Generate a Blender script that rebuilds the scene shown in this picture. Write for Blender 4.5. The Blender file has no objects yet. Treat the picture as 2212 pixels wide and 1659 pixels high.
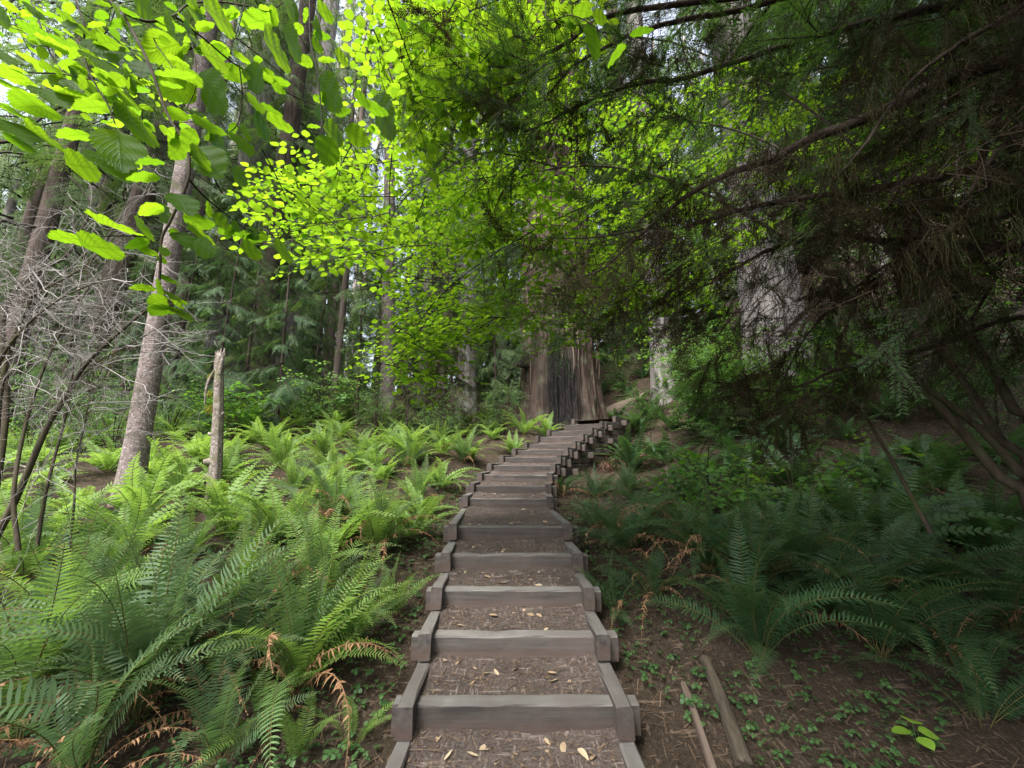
import bpy, math, random
import numpy as np
from mathutils import Vector, Matrix, Euler

random.seed(7)
rng = np.random.default_rng(11)
R = math.radians
scene = bpy.context.scene
COL = scene.collection

# ------------------------------------------------------------------ camera
F = 385.0                      # focal length in pixels of a 1024 wide frame
TH = R(11.5)                   # upward pitch
CT, ST = math.cos(TH), math.sin(TH)
cam = bpy.data.cameras.new('camera')
cam.sensor_width = 36.0
cam.lens = F / 1024 * 36
cam.clip_start = 0.02
cam.clip_end = 600
camo = bpy.data.objects.new('camera', cam)
COL.objects.link(camo)
camo.location = (0, 0, 0)
camo.rotation_euler = (R(90) + TH, 0, 0)
scene.camera = camo


def ray(x, y):
    a, b = (x - 512) / F, (384 - y) / F
    return np.array([a, CT - b * ST, ST + b * CT])


def P(x, y, Y):                # point seen at x, y (1024 frame) at forward distance Y
    r = ray(x, y)
    return r * (Y / r[1])


K = 1024 / 2212.0


def D(x, y, Y):                # same, with the coordinates of a 2212 wide view of the photo
    return P(x * K, y * K, Y)


# ------------------------------------------------------------------ numpy noise
def _hash(ix, iy, iz):
    n = (ix * 374761393 + iy * 668265263 + iz * 2147483647) & 0xffffffff
    n = ((n ^ (n >> 13)) * 1274126177) & 0xffffffff
    return ((n ^ (n >> 16)) & 0xffff) / 65535.0


def vnoise(p):
    p = np.asarray(p, float)
    i = np.floor(p).astype(np.int64)
    f = p - i
    f = f * f * (3 - 2 * f)
    out = 0
    for dx in (0, 1):
        wx = f[..., 0] if dx else 1 - f[..., 0]
        for dy in (0, 1):
            wy = f[..., 1] if dy else 1 - f[..., 1]
            for dz in (0, 1):
                wz = f[..., 2] if dz else 1 - f[..., 2]
                out = out + wx * wy * wz * _hash(i[..., 0] + dx, i[..., 1] + dy, i[..., 2] + dz)
    return out


def fbm(p, o=4):
    s, a, t = 0, .5, 0
    p = np.asarray(p, float)
    for _ in range(o):
        s = s + a * vnoise(p)
        t += a
        a *= .5
        p = p * 2.03 + 17.1
    return s / t


# ------------------------------------------------------------------ mesh builder
class Geo:
    def __init__(s):
        s.V, s.F, s.T, s.U, s.n, s.M = [], [], [], [], 0, []

    def add(s, V, faces, tint=.5, uv=None, mi=0):
        V = np.asarray(V, float).reshape(-1, 3)
        n = len(V)
        s.V.append(V)
        s.T.append(np.full(n, tint) if np.isscalar(tint) else np.asarray(tint, float))
        s.U.append(np.zeros((n, 2)) if uv is None else np.asarray(uv, float))
        if isinstance(faces, np.ndarray):
            faces = [faces]
        for f in faces:
            f = np.asarray(f, np.int64)
            if len(f):
                s.F.append(f + s.n)
                s.M.append(np.full(len(f), mi, np.int32))
        s.n += n

    def proto(s):
        V = np.concatenate(s.V)
        out = []
        for k in (3, 4):
            fs = [f for f in s.F if f.shape[1] == k]
            ms = [m for f, m in zip(s.F, s.M) if f.shape[1] == k]
            if fs:
                out.append((np.concatenate(fs), np.concatenate(ms)))
        return V, out, np.concatenate(s.T), np.concatenate(s.U)

    def scatter(s, proto, Ms, ts, tints=None, mi=None):
        V, fl, T, U = proto
        N, n = len(ts), len(V)
        if N == 0:
            return
        W = np.einsum('nij,vj->nvi', Ms, V) + np.asarray(ts)[:, None, :]
        s.V.append(W.reshape(-1, 3))
        TT = np.tile(T, (N, 1))
        if tints is not None:
            TT = TT + np.asarray(tints)[:, None]
        s.T.append(np.clip(TT, 0, 1).reshape(-1))
        s.U.append(np.tile(U, (N, 1)))
        for f, m in fl:
            s.F.append((f[None] + (np.arange(N) * n)[:, None, None]).reshape(-1, f.shape[1]) + s.n)
            s.M.append(np.tile(m if mi is None else np.full(len(f), mi, np.int32), N))
        s.n += N * n

    def mesh(s, name, mats, smooth=True):
        me = bpy.data.meshes.new(name)
        V = np.concatenate(s.V)
        me.vertices.add(len(V))
        me.vertices.foreach_set('co', V.astype(np.float32).ravel())
        tot = sum(f.size for f in s.F)
        nf = sum(len(f) for f in s.F)
        me.loops.add(tot)
        me.loops.foreach_set('vertex_index', np.concatenate([f.ravel() for f in s.F]).astype(np.int32))
        me.polygons.add(nf)
        sizes = np.concatenate([np.full(len(f), f.shape[1]) for f in s.F])
        me.polygons.foreach_set('loop_start', np.concatenate([[0], np.cumsum(sizes)[:-1]]).astype(np.int32))
        me.polygons.foreach_set('material_index', np.concatenate(s.M).astype(np.int32))
        me.polygons.foreach_set('use_smooth', np.full(nf, smooth))
        me.update(calc_edges=True)
        a = me.attributes.new('tint', 'FLOAT', 'POINT')
        a.data.foreach_set('value', np.concatenate(s.T).astype(np.float32))
        U = np.concatenate(s.U)
        if np.abs(U).max() > 0:
            a = me.attributes.new('luv', 'FLOAT_VECTOR', 'POINT')
            a.data.foreach_set('vector', np.concatenate([U, np.zeros((len(U), 1))], 1).astype(np.float32).ravel())
        for m in (mats if isinstance(mats, (list, tuple)) else [mats]):
            me.materials.append(m)
        return me


def link(name, me, parent=None, loc=(0, 0, 0)):
    o = bpy.data.objects.new(name, me)
    COL.objects.link(o)
    o.location = loc
    if parent is not None:
        o.parent = parent
    return o


def tag(o, label, cat=None, group=None, kind=None):
    if label:
        o['label'] = label
    if cat:
        o['category'] = cat
    if group:
        o['group'] = group
    if kind:
        o['kind'] = kind
    return o


def empty(name, loc, label, cat, group=None):
    o = bpy.data.objects.new(name, None)
    COL.objects.link(o)
    o.location = loc
    o.empty_display_size = .1
    return tag(o, label, cat, group)


def smooth(pts, n):
    p = np.asarray(pts, float)
    if len(p) < 3:
        t = np.linspace(0, 1, n)[:, None]
        return p[0] * (1 - t) + p[-1] * t
    q = np.concatenate([[2 * p[0] - p[1]], p, [2 * p[-1] - p[-2]]])
    u = np.linspace(0, len(p) - 1 - 1e-6, n)
    i = u.astype(int)
    t = (u - i)[:, None]
    a, b, c, d = q[i], q[i + 1], q[i + 2], q[i + 3]
    return .5 * (2 * b + (c - a) * t + (2 * a - 5 * b + 4 * c - d) * t * t + (3 * b - a - 3 * c + d) * t ** 3)


def tube(g, pts, r, k=5, tint=.5, mi=0, cap=False):
    p = np.asarray(pts, float)
    n = len(p)
    r = np.broadcast_to(np.asarray(r, float), (n,)) if np.ndim(r) else np.full(n, r)
    t = np.gradient(p, axis=0)
    t /= np.linalg.norm(t, axis=1, keepdims=True) + 1e-9
    m = np.abs(t.mean(0))
    ref = np.eye(3)[int(np.argmin(m))]
    a = np.cross(t, ref)
    a /= np.linalg.norm(a, axis=1, keepdims=True) + 1e-9
    b = np.cross(t, a)
    th = np.linspace(0, 2 * np.pi, k, endpoint=False)
    V = p[:, None] + r[:, None, None] * (np.cos(th)[None, :, None] * a[:, None] + np.sin(th)[None, :, None] * b[:, None])
    i = np.arange(n - 1)[:, None] * k
    j = np.arange(k)[None]
    q = np.stack([i + j, i + (j + 1) % k, i + k + (j + 1) % k, i + k + j], -1).reshape(-1, 4)
    V = V.reshape(-1, 3)
    fs = [q]
    if cap:
        V = np.concatenate([V, p[:1], p[-1:]])
        jj = np.arange(k)
        fs.append(np.stack([np.full(k, n * k), (jj + 1) % k, jj], -1))
        fs.append(np.stack([np.full(k, n * k + 1), (n - 1) * k + jj, (n - 1) * k + (jj + 1) % k], -1))
    g.add(V, fs, tint, mi=mi)


def rotZ(a):
    a = np.asarray(a, float)
    c, s, z, o = np.cos(a), np.sin(a), np.zeros_like(a), np.ones_like(a)
    return np.stack([np.stack([c, -s, z], -1), np.stack([s, c, z], -1), np.stack([z, z, o], -1)], -2)


def rotY(a):
    a = np.asarray(a, float)
    c, s, z, o = np.cos(a), np.sin(a), np.zeros_like(a), np.ones_like(a)
    return np.stack([np.stack([c, z, s], -1), np.stack([z, o, z], -1), np.stack([-s, z, c], -1)], -2)


def rotX(a):
    a = np.asarray(a, float)
    c, s, z, o = np.cos(a), np.sin(a), np.zeros_like(a), np.ones_like(a)
    return np.stack([np.stack([o, z, z], -1), np.stack([z, c, -s], -1), np.stack([z, s, c], -1)], -2)


def frames(az, pitch, roll, sc):
    return rotZ(az) @ rotY(pitch) @ rotX(roll) * np.asarray(sc)[:, None, None]


# ------------------------------------------------------------------ materials
def newmat(name):
    m = bpy.data.materials.new(name)
    m.use_nodes = True
    nt = m.node_tree
    nt.nodes.clear()
    out = nt.nodes.new('ShaderNodeOutputMaterial')
    return m, nt, out


class N:
    def __init__(s, nt):
        s.nt = nt

    def __call__(s, typ, **kw):
        n = s.nt.nodes.new('ShaderNode' + typ)
        for k, v in kw.items():
            if k.startswith('i_'):
                n.inputs[k[2:].replace('_', ' ')].default_value = v
            else:
                setattr(n, k, v)
        return n

    def l(s, a, b):
        s.nt.links.new(a, b)


def mixcol(n, fac, a, b):
    m = n('Mix', data_type='RGBA')
    for sock, v in ((m.inputs[0], fac), (m.inputs[6], a), (m.inputs[7], b)):
        if isinstance(v, (int, float)):
            sock.default_value = v
        elif isinstance(v, tuple):
            sock.default_value = (*v, 1)
        else:
            n.l(v, sock)
    return m.outputs[2]


def ramp(n, src, stops):
    r = n('ValToRGB')
    el = r.color_ramp.elements
    while len(el) < len(stops):
        el.new(.5)
    for e, (p, c) in zip(el, stops):
        e.position = p
        e.color = (*c, 1) if isinstance(c, tuple) else (c, c, c, 1)
    n.l(src, r.inputs[0])
    return r.outputs[0]


def noise(n, coord, scale, detail=6, rough=.6, scl=None):
    if scl:
        mp = n('Mapping')
        mp.inputs['Scale'].default_value = scl
        n.l(coord, mp.inputs[0])
        coord = mp.outputs[0]
    t = n('TexNoise')
    t.inputs['Scale'].default_value = scale
    t.inputs['Detail'].default_value = detail
    t.inputs['Roughness'].default_value = rough
    n.l(coord, t.inputs['Vector'])
    return t.outputs[0]


def leafmat(name, c1, c2, t1, t2, tf=.45, rough=.5, veins=0, spec=.35):
    m, nt, out = newmat(name)
    n = N(nt)
    at = n('Attribute', attribute_name='tint')
    col = mixcol(n, at.outputs['Fac'], c1, c2)
    tcol = mixcol(n, at.outputs['Fac'], t1, t2)
    bump = None
    if veins:
        uv = n('Attribute', attribute_name='luv')
        sx = n('SeparateXYZ')
        n.l(uv.outputs['Vector'], sx.inputs[0])
        ab = n('Math', operation='ABSOLUTE')
        n.l(sx.outputs[0], ab.inputs[0])
        mul = n('Math', operation='MULTIPLY_ADD')
        n.l(ab.outputs[0], mul.inputs[0])
        mul.inputs[1].default_value = -.55 * veins / 8
        n.l(sx.outputs[1], mul.inputs[2])
        m2 = n('Math', operation='MULTIPLY')
        n.l(mul.outputs[0], m2.inputs[0])
        m2.inputs[1].default_value = veins
        fr = n('Math', operation='FRACT')
        n.l(m2.outputs[0], fr.inputs[0])
        v1 = ramp(n, fr.outputs[0], [(0, 1.), (.10, .35), (.25, 0.), (.82, 0.), (1, 1.)])
        v2 = ramp(n, ab.outputs[0], [(0, 1.), (.05, .5), (.1, 0.)])
        mx = n('Math', operation='MAXIMUM')
        n.l(v1, mx.inputs[0])
        n.l(v2, mx.inputs[1])
        vf = n('Math', operation='MULTIPLY')
        n.l(mx.outputs[0], vf.inputs[0])
        vf.inputs[1].default_value = .5
        tcol = mixcol(n, vf.outputs[0], tcol, tuple(.35 * c for c in t1))
        col = mixcol(n, vf.outputs[0], col, tuple(1.3 * c for c in c2))
        bump = n('Bump', i_Strength=.35, i_Distance=.003)
        n.l(mx.outputs[0], bump.inputs['Height'])
    p = n('BsdfPrincipled')
    p.inputs['Roughness'].default_value = rough
    p.inputs['Specular IOR Level'].default_value = spec
    n.l(col, p.inputs['Base Color'])
    t = n('BsdfTranslucent')
    n.l(tcol, t.inputs['Color'])
    if bump:
        n.l(bump.outputs[0], p.inputs['Normal'])
    ms = n('MixShader')
    ms.inputs[0].default_value = tf
    n.l(p.outputs[0], ms.inputs[1])
    n.l(t.outputs[0], ms.inputs[2])
    n.l(ms.outputs[0], out.inputs[0])
    return m


def barkmat(name, dark, mid, light, zs=.15, sc=14, spots=None, bumpd=.02, moss=None, char=None):
    m, nt, out = newmat(name)
    n = N(nt)
    tc = n('TexCoord')
    ob = tc.outputs['Object']
    f1 = noise(n, ob, sc, 6, .65, (1, 1, zs))
    f2 = noise(n, ob, sc * .25, 3, .5, (1, 1, zs * 2))
    c = ramp(n, f1, [(.30, dark), (.48, mid), (.70, light)])
    c = mixcol(n, ramp(n, f2, [(.35, 0.), (.7, .6)]), c, light)
    if spots:
        f3 = noise(n, ob, 42, 3, .6)
        c = mixcol(n, ramp(n, f3, [(.54, 0.), (.60, .8)]), c, spots)
        f4 = noise(n, ob, 30, 2, .6, (1, 1, .7))
        c = mixcol(n, ramp(n, f4, [(.60, 0.), (.66, .7)]), c, dark)
    if moss:
        f5 = noise(n, ob, 3.5, 5, .6)
        c = mixcol(n, ramp(n, f5, [(.52, 0.), (.66, .85)]), c, moss)
    if char:                    # fire scar: (centre x, y, z), half sizes, colour
        ctr, half, cc = char
        mp = n('Mapping')
        mp.vector_type = 'POINT'
        mp.inputs['Location'].default_value = tuple(-ctr[i] / half[i] for i in range(3))
        mp.inputs['Scale'].default_value = tuple(1 / h for h in half)
        n.l(ob, mp.inputs[0])
        ln = n('VectorMath', operation='LENGTH')
        n.l(mp.outputs[0], ln.inputs[0])
        f6 = noise(n, ob, 2.2, 6, .65, (1, 1, .45))
        ad = n('Math', operation='MULTIPLY_ADD')
        n.l(f6, ad.inputs[0])
        ad.inputs[1].default_value = 1.5
        n.l(ln.outputs['Value'], ad.inputs[2])
        sub = n('Math', operation='MULTIPLY')
        n.l(ad.outputs[0], sub.inputs[0])
        sub.inputs[1].default_value = .5
        c = mixcol(n, ramp(n, sub.outputs[0], [(.70, 1.), (.98, 0.)]), c, mixcol(n, ramp(n, noise(n, ob, 26, 5, .7, (1, 1, .3)), [(.52, 0.), (.72, .55)]), cc, (.11, .095, .085)))
    p = n('BsdfPrincipled')
    p.inputs['Roughness'].default_value = .9
    p.inputs['Specular IOR Level'].default_value = .15
    n.l(c, p.inputs['Base Color'])
    b = n('Bump', i_Strength=.9, i_Distance=bumpd)
    n.l(f1, b.inputs['Height'])
    n.l(b.outputs[0], p.inputs['Normal'])
    n.l(p.outputs[0], out.inputs[0])
    return m


def plainmat(name, c1, c2, rough=.85, spec=.2, ns=0, tf=0):
    m, nt, out = newmat(name)
    n = N(nt)
    at = n('Attribute', attribute_name='tint')
    c = mixcol(n, at.outputs['Fac'], c1, c2)
    if ns:
        tc = n('TexCoord')
        f = noise(n, tc.outputs['Object'], ns, 4, .6)
        c = mixcol(n, ramp(n, f, [(.35, 0.), (.65, .8)]), c, tuple(x * .45 for x in c1))
    p = n('BsdfPrincipled')
    p.inputs['Roughness'].default_value = rough
    p.inputs['Specular IOR Level'].default_value = spec
    n.l(c, p.inputs['Base Color'])
    if tf:
        t = n('BsdfTranslucent')
        n.l(c, t.inputs[0])
        ms = n('MixShader')
        ms.inputs[0].default_value = tf
        n.l(p.outputs[0], ms.inputs[1])
        n.l(t.outputs[0], ms.inputs[2])
        n.l(ms.outputs[0], out.inputs[0])
    else:
        n.l(p.outputs[0], out.inputs[0])
    return m


def timbermat():
    m, nt, out = newmat('weathered_timber')
    n = N(nt)
    tc = n('TexCoord')
    ob = tc.outputs['Object']
    oi = n('ObjectInfo')
    va = n('VectorMath', operation='ADD')
    n.l(ob, va.inputs[0])
    sc = n('VectorMath', operation='SCALE')
    cx = n('CombineXYZ')
    for i in range(3):
        n.l(oi.outputs['Random'], cx.inputs[i])
    n.l(cx.outputs[0], sc.inputs[0])
    sc.inputs['Scale'].default_value = 37.
    n.l(sc.outputs[0], va.inputs[1])
    v = va.outputs[0]
    grain = noise(n, v, 26, 7, .65, (.05, 1, 1))
    blot = noise(n, v, 5, 5, .6)
    fine = noise(n, v, 120, 3, .6)
    c = ramp(n, grain, [(.3, (.026, .023, .021)), (.5, (.056, .050, .046)), (.72, (.095, .086, .079))])
    c = mixcol(n, ramp(n, blot, [(.42, 0.), (.66, .75)]), c, (.085, .066, .060))
    c = mixcol(n, ramp(n, fine, [(.6, 0.), (.75, .5)]), c, (.05, .04, .036))
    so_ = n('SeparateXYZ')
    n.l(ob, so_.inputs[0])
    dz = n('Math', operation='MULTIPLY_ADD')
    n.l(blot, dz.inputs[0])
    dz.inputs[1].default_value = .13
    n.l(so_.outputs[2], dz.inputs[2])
    mud_shade = noise(n, v, 34, 4, .7)
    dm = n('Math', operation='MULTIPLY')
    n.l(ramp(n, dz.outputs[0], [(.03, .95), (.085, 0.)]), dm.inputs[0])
    n.l(ramp(n, mud_shade, [(.35, .35), (.6, 1.)]), dm.inputs[1])
    c = mixcol(n, dm.outputs[0], c, (.072, .050, .040))     # mud splashed on the lower half, extended to paint in shade on the faces
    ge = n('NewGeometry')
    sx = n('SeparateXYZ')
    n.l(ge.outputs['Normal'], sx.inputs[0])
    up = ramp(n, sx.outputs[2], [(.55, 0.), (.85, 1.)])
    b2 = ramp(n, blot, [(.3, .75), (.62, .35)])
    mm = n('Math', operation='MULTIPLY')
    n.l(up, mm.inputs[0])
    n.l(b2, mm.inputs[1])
    c = mixcol(n, mm.outputs[0], c, (.165, .158, .147))     # bleached grey plus painted-in top light on the upper faces
    rr = n('Math', operation='MULTIPLY_ADD')
    n.l(oi.outputs['Random'], rr.inputs[0])
    rr.inputs[1].default_value = .5
    rr.inputs[2].default_value = .75
    mu = n('Mix', data_type='RGBA', blend_type='MULTIPLY')
    mu.inputs[0].default_value = 1
    n.l(c, mu.inputs[6])
    n.l(rr.outputs[0], mu.inputs[7])
    p = n('BsdfPrincipled')
    p.inputs['Roughness'].default_value = .8
    p.inputs['Specular IOR Level'].default_value = .25
    n.l(mu.outputs[2], p.inputs['Base Color'])
    b = n('Bump', i_Strength=.55, i_Distance=.006)
    n.l(grain, b.inputs['Height'])
    n.l(b.outputs[0], p.inputs['Normal'])
    n.l(p.outputs[0], out.inputs[0])
    return m


def dirtmat(name, a, b_, c_, needle=.5):
    m, nt, out = newmat(name)
    n = N(nt)
    ge = n('NewGeometry')
    ob = ge.outputs['Position']
    f1 = noise(n, ob, 3.2, 6, .65)
    f2 = noise(n, ob, 60, 5, .7)
    f3 = noise(n, ob, 55, 2, .5, (1, .12, 1))
    f4 = noise(n, ob, 50, 2, .5, (.12, 1, 1))
    c = ramp(n, f2, [(.32, a), (.52, b_), (.72, c_)])
    c = mixcol(n, ramp(n, f1, [(.4, 0.), (.65, .65)]), c, a)
    for f in (f3, f4):
        c = mixcol(n, ramp(n, f, [(.62, 0.), (.67, needle)]), c, tuple(min(1, x * 1.9) for x in c_))
    p = n('BsdfPrincipled')
    p.inputs['Roughness'].default_value = .95
    p.inputs['Specular IOR Level'].default_value = .1
    n.l(c, p.inputs['Base Color'])
    b = n('Bump', i_Strength=.9, i_Distance=.015)
    n.l(f2, b.inputs['Height'])
    n.l(b.outputs[0], p.inputs['Normal'])
    n.l(p.outputs[0], out.inputs[0])
    return m


M = {}
M['hazel'] = leafmat('hazel_leaf', (.034, .090, .008), (.060, .13, .012), (.14, .30, .008), (.30, .50, .014), .70, .5, veins=8, spec=.2)
M['hazel_small'] = leafmat('hazel_leaf_small', (.050, .125, .012), (.095, .20, .02), (.13, .29, .012), (.31, .50, .016), .60, .5, spec=.2)
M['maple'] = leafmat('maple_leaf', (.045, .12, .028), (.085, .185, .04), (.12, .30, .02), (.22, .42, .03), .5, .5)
M['maplelight'] = leafmat('maple_painted_sun', (.09, .20, .06), (.18, .32, .10), (.18, .38, .05), (.32, .52, .08), .45, .5)  # lighter copy of the maple leaf, sunlight painted into its colour
M['huck'] = leafmat('huckleberry_leaf', (.060, .140, .050), (.13, .25, .075), (.13, .30, .05), (.24, .42, .07), .45, .45)
M['fern'] = leafmat('fern_blade', (.058, .112, .040), (.135, .220, .070), (.11, .22, .04), (.25, .41, .06), .42, .5, spec=.25)
M['rachis'] = plainmat('fern_rachis', (.07, .075, .02), (.11, .09, .035))
M['deadfern'] = plainmat('dead_fern', (.16, .075, .040), (.40, .25, .14), .9, .1, tf=.25)
M['hemlock'] = leafmat('hemlock_needles', (.044, .090, .032), (.110, .175, .055), (.08, .16, .03), (.18, .29, .05), .42, .55)
M['redwood_leaf'] = leafmat('redwood_needles', (.045, .10, .045), (.12, .20, .085), (.06, .15, .03), (.15, .27, .06), .35, .55)
M['brownspray'] = leafmat('faded_needles', (.040, .042, .020), (.085, .080, .035), (.05, .06, .02), (.10, .10, .03), .3, .7)
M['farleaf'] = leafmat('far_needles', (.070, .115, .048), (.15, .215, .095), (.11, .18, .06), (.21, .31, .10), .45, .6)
M['yew'] = leafmat('yew_needles', (.024, .055, .016), (.060, .110, .030), (.06, .14, .02), (.12, .24, .03), .35, .5)
M['brownneedle'] = leafmat('brown_hanging_needles', (.022, .017, .009), (.058, .044, .022), (.03, .028, .01), (.07, .06, .02), .35, .8, spec=.1)
M['deadtwig'] = plainmat('dead_twig', (.022, .016, .011), (.070, .050, .036), .9, .1)
M['greytwig'] = plainmat('grey_twig', (.11, .095, .088), (.44, .415, .40), .85, .15)
M['twig'] = plainmat('dark_twig', (.022, .017, .012), (.05, .04, .028), .8, .2)
M['lichen'] = plainmat('hanging_lichen', (.050, .046, .022), (.105, .096, .046), .95, .05, tf=.3)
M['moss'] = plainmat('moss', (.10, .12, .015), (.25, .24, .04), .95, .05)
M['stem'] = barkmat('shrub_stem', (.02, .015, .011), (.048, .038, .028), (.085, .070, .052), .2, 40, bumpd=.004, moss=(.07, .075, .03))
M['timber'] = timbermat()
M['dirt'] = dirtmat('tread_dirt', (.050, .039, .034), (.088, .071, .062), (.145, .119, .104), .40)
M['ground'] = dirtmat('forest_floor', (.024, .018, .013), (.048, .036, .026), (.092, .067, .048), .5)
M['litter'] = plainmat('litter', (.045, .029, .020), (.165, .115, .078), .9, .1)
M['paleleaf'] = plainmat('dry_leaf', (.36, .25, .15), (.62, .50, .34), .7, .25, ns=60, tf=.15)
M['sorrel'] = leafmat('sorrel_leaf', (.035, .085, .030), (.075, .16, .045), (.06, .16, .03), (.12, .26, .05), .35, .5)
M['spruce_bark'] = barkmat('spruce_bark', (.075, .055, .050), (.15, .118, .110), (.20, .165, .155), .55, 22, spots=(.34, .30, .28), bumpd=.03, moss=(.075, .068, .045))
M['snag_bark'] = barkmat('snag_bark', (.045, .032, .026), (.125, .098, .084), (.23, .195, .17), .5, 18, spots=(.36, .33, .30), bumpd=.02, moss=(.12, .125, .06))
M['redwood_bark'] = barkmat('redwood_bark', (.013, .008, .006), (.050, .032, .024), (.108, .082, .067), .07, 13, bumpd=.10, moss=(.105, .110, .072),
                            char=((-.02, -1.2, 1.75), (.62, 1.0, 1.75), (.010, .009, .009)))
M['grey_bark'] = barkmat('grey_bark', (.035, .028, .026), (.145, .128, .122), (.29, .265, .255), .07, 10, bumpd=.05)
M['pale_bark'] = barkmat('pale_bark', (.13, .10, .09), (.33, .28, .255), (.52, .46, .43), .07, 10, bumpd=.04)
M['brown_bark'] = barkmat('brown_bark', (.032, .022, .018), (.090, .066, .056), (.165, .132, .116), .15, 12, bumpd=.04)
M['dark_bark'] = barkmat('dark_bark', (.018, .013, .010), (.045, .033, .026), (.085, .066, .054), .12, 9, bumpd=.04)
M['log'] = barkmat('log_wood', (.035, .024, .018), (.105, .076, .060), (.20, .155, .125), .05, 16, bumpd=.03)
M['brightleaf'] = leafmat('bright_leaf', (.16, .30, .03), (.24, .40, .05), (.3, .5, .04), (.35, .55, .06), .4, .5)

# ------------------------------------------------------------------ the stairs' line
STEP = [  # centre x, y, top z, yaw (0 = straight ahead)
    (.010, 1.83, -1.350, 0), (.015, 2.230, -1.200, 0), (.012, 2.640, -1.050, 0), (.005, 3.010, -.900, 0), (.000, 3.400, -.752, 0), (-.015, 3.840, -.600, 0),
    (-.055, 5.05, -.450, 5), (-.025, 5.50, -.320, 9), (.045, 5.95, -.187, 14), (.158, 6.40, -.050, 19), (.330, 6.88, .085, 25),
    (.545, 7.38, .230, 29), (.775, 7.84, .375, 32), (1.030, 8.28, .540, 35), (1.315, 8.70, .700, 37), (1.640, 9.10, .875, 38), (2.02, 9.44, 1.04, 35)]
HALF = .535


def stair_z(y):
    ys = [-8, 0, 1.6, 2.23, 3.84, 5.05, 6.40, 7.84, 9.10, 11, 15, 25, 40, 90]
    zs = [-2.3, -1.66, -1.45, -1.32, -.76, -.62, -.22, .12, .50, 1.00, 1.95, 4.0, 6.2, 9.0]
    return np.interp(y, ys, zs)


def sstep(x, a, b):
    t = np.clip((x - a) / (b - a), 0, 1)
    return t * t * (3 - 2 * t)


def ground(x, y):
    x = np.asarray(x, float)
    y = np.asarray(y, float)
    z = stair_z(y)
    cx = np.interp(y, [s[1] for s in STEP], [s[0] for s in STEP])
    dx = x - cx
    z = z - .32 * sstep(dx, .35, .9) * sstep(y, 6.0, 8.5) * (1 - sstep(dx, 2.2, 4.0))
    z = z + .36 * np.maximum(0, x - 2.6) * sstep(y, 2.5, 8.5)
    z = z + .42 * np.maximum(0, y - 11.3) * sstep(x, 1.2, 3.2) * (1 - sstep(y, 16, 24))
    z = z + .05 * np.maximum(0, -x - 1.0) * sstep(y, 1, 4) * (1 - sstep(-x, 6, 12))
    off = sstep(np.abs(dx), .75, 1.5)
    nz = fbm(np.stack([x * .55, y * .55, x * 0], -1), 4) - .5
    n2 = fbm(np.stack([x * 3.1, y * 3.1, x * 0 + 5], -1), 3) - .5
    return z + off * (.38 * nz + .10 * n2) - .10 * (1 - off)


def hit(x, y, disp=True):
    r = ray(x * K, y * K) if disp else ray(x, y)
    t = np.linspace(.8, 60, 2400)
    p = r[None] * (t / r[1])[:, None]
    d = p[:, 2] - ground(p[:, 0], p[:, 1])
    i = np.argmax(d < 0)
    q = p[i if d[i] < 0 else -1]
    return np.array([q[0], q[1], float(ground(q[0], q[1]))])


# ground sheet: fine near the camera, coarse to the horizon
def build_ground():
    def axis(lo, hi, fine, far):
        a = list(np.arange(lo, hi, fine))
        s, v = fine, hi
        while v < far:
            a.append(v)
            s *= 1.25
            v += s
        a.append(far)
        s, v, b = fine, lo, []
        while v > -far:
            s *= 1.25
            v -= s
            b.append(v)
        return np.array(sorted(b) + a)
    xs, ys = axis(-6, 6, .06, 300), axis(-1, 13, .06, 300)
    X, Y = np.meshgrid(xs, ys)
    Z = ground(X, Y)
    nx, ny = len(xs), len(ys)
    i = np.arange(ny - 1)[:, None] * nx + np.arange(nx - 1)[None]
    q = np.stack([i, i + 1, i + nx + 1, i + nx], -1).reshape(-1, 4)
    g = Geo()
    g.add(np.stack([X, Y, Z], -1), q)
    tag(link('ground', g.mesh('ground', M['ground'])), 'sloping forest floor of brown needles and soil', None, None, 'structure')


build_ground()


# ------------------------------------------------------------------ staircase
def beam_mesh(L, w, h, seed):
    bm_r = random.Random(seed)
    g = Geo()
    nx = max(2, int(L / .12))
    c = .008
    prof = [(-w / 2 + c, -h / 2), (w / 2 - c, -h / 2), (w / 2, -h / 2 + c), (w / 2, h / 2 - c), (w / 2 - c, h / 2), (-w / 2 + c, h / 2), (-w / 2, h / 2 - c), (-w / 2, -h / 2 + c)]
    prof = np.array(prof)
    xs = np.linspace(-L / 2, L / 2, nx + 1)
    V = np.zeros((nx + 1, 8, 3))
    V[:, :, 0] = xs[:, None]
    V[:, :, 1:] = prof[None]
    off = np.array([bm_r.uniform(-1, 1) for _ in range((nx + 1) * 8 * 2)]).reshape(nx + 1, 8, 2) * .0030
    for _ in range(max(1, int(L * 3))):           # chips knocked out of the edges
        off[bm_r.randrange(nx + 1), bm_r.choice([2, 3, 4, 5, 6])] += [0, -.009 if bm_r.random() < .7 else 0]
    V[:, :, 1:] += off
    sag = np.array([bm_r.uniform(-1, 1) for _ in range(nx + 1)]) * .0015
    V[:, :, 2] += sag[:, None]
    i = np.arange(nx)[:, None] * 8
    j = np.arange(8)[None]
    q = np.stack([i + j, i + (j + 1) % 8, i + 8 + (j + 1) % 8, i + 8 + j], -1).reshape(-1, 4)
    g.add(V, q[:, ::-1])
    for e, s in ((0, 1), (nx, -1)):
        cap = V[e].copy()
        ctr = cap.mean(0, keepdims=True)
        jj = np.arange(8)
        f = np.stack([np.full(8, 8), jj, (jj + 1) % 8], -1)
        g.add(np.concatenate([cap, ctr]), f[:, ::s] if s == 1 else f[:, ::-1])
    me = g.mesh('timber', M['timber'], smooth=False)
    return me


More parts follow.
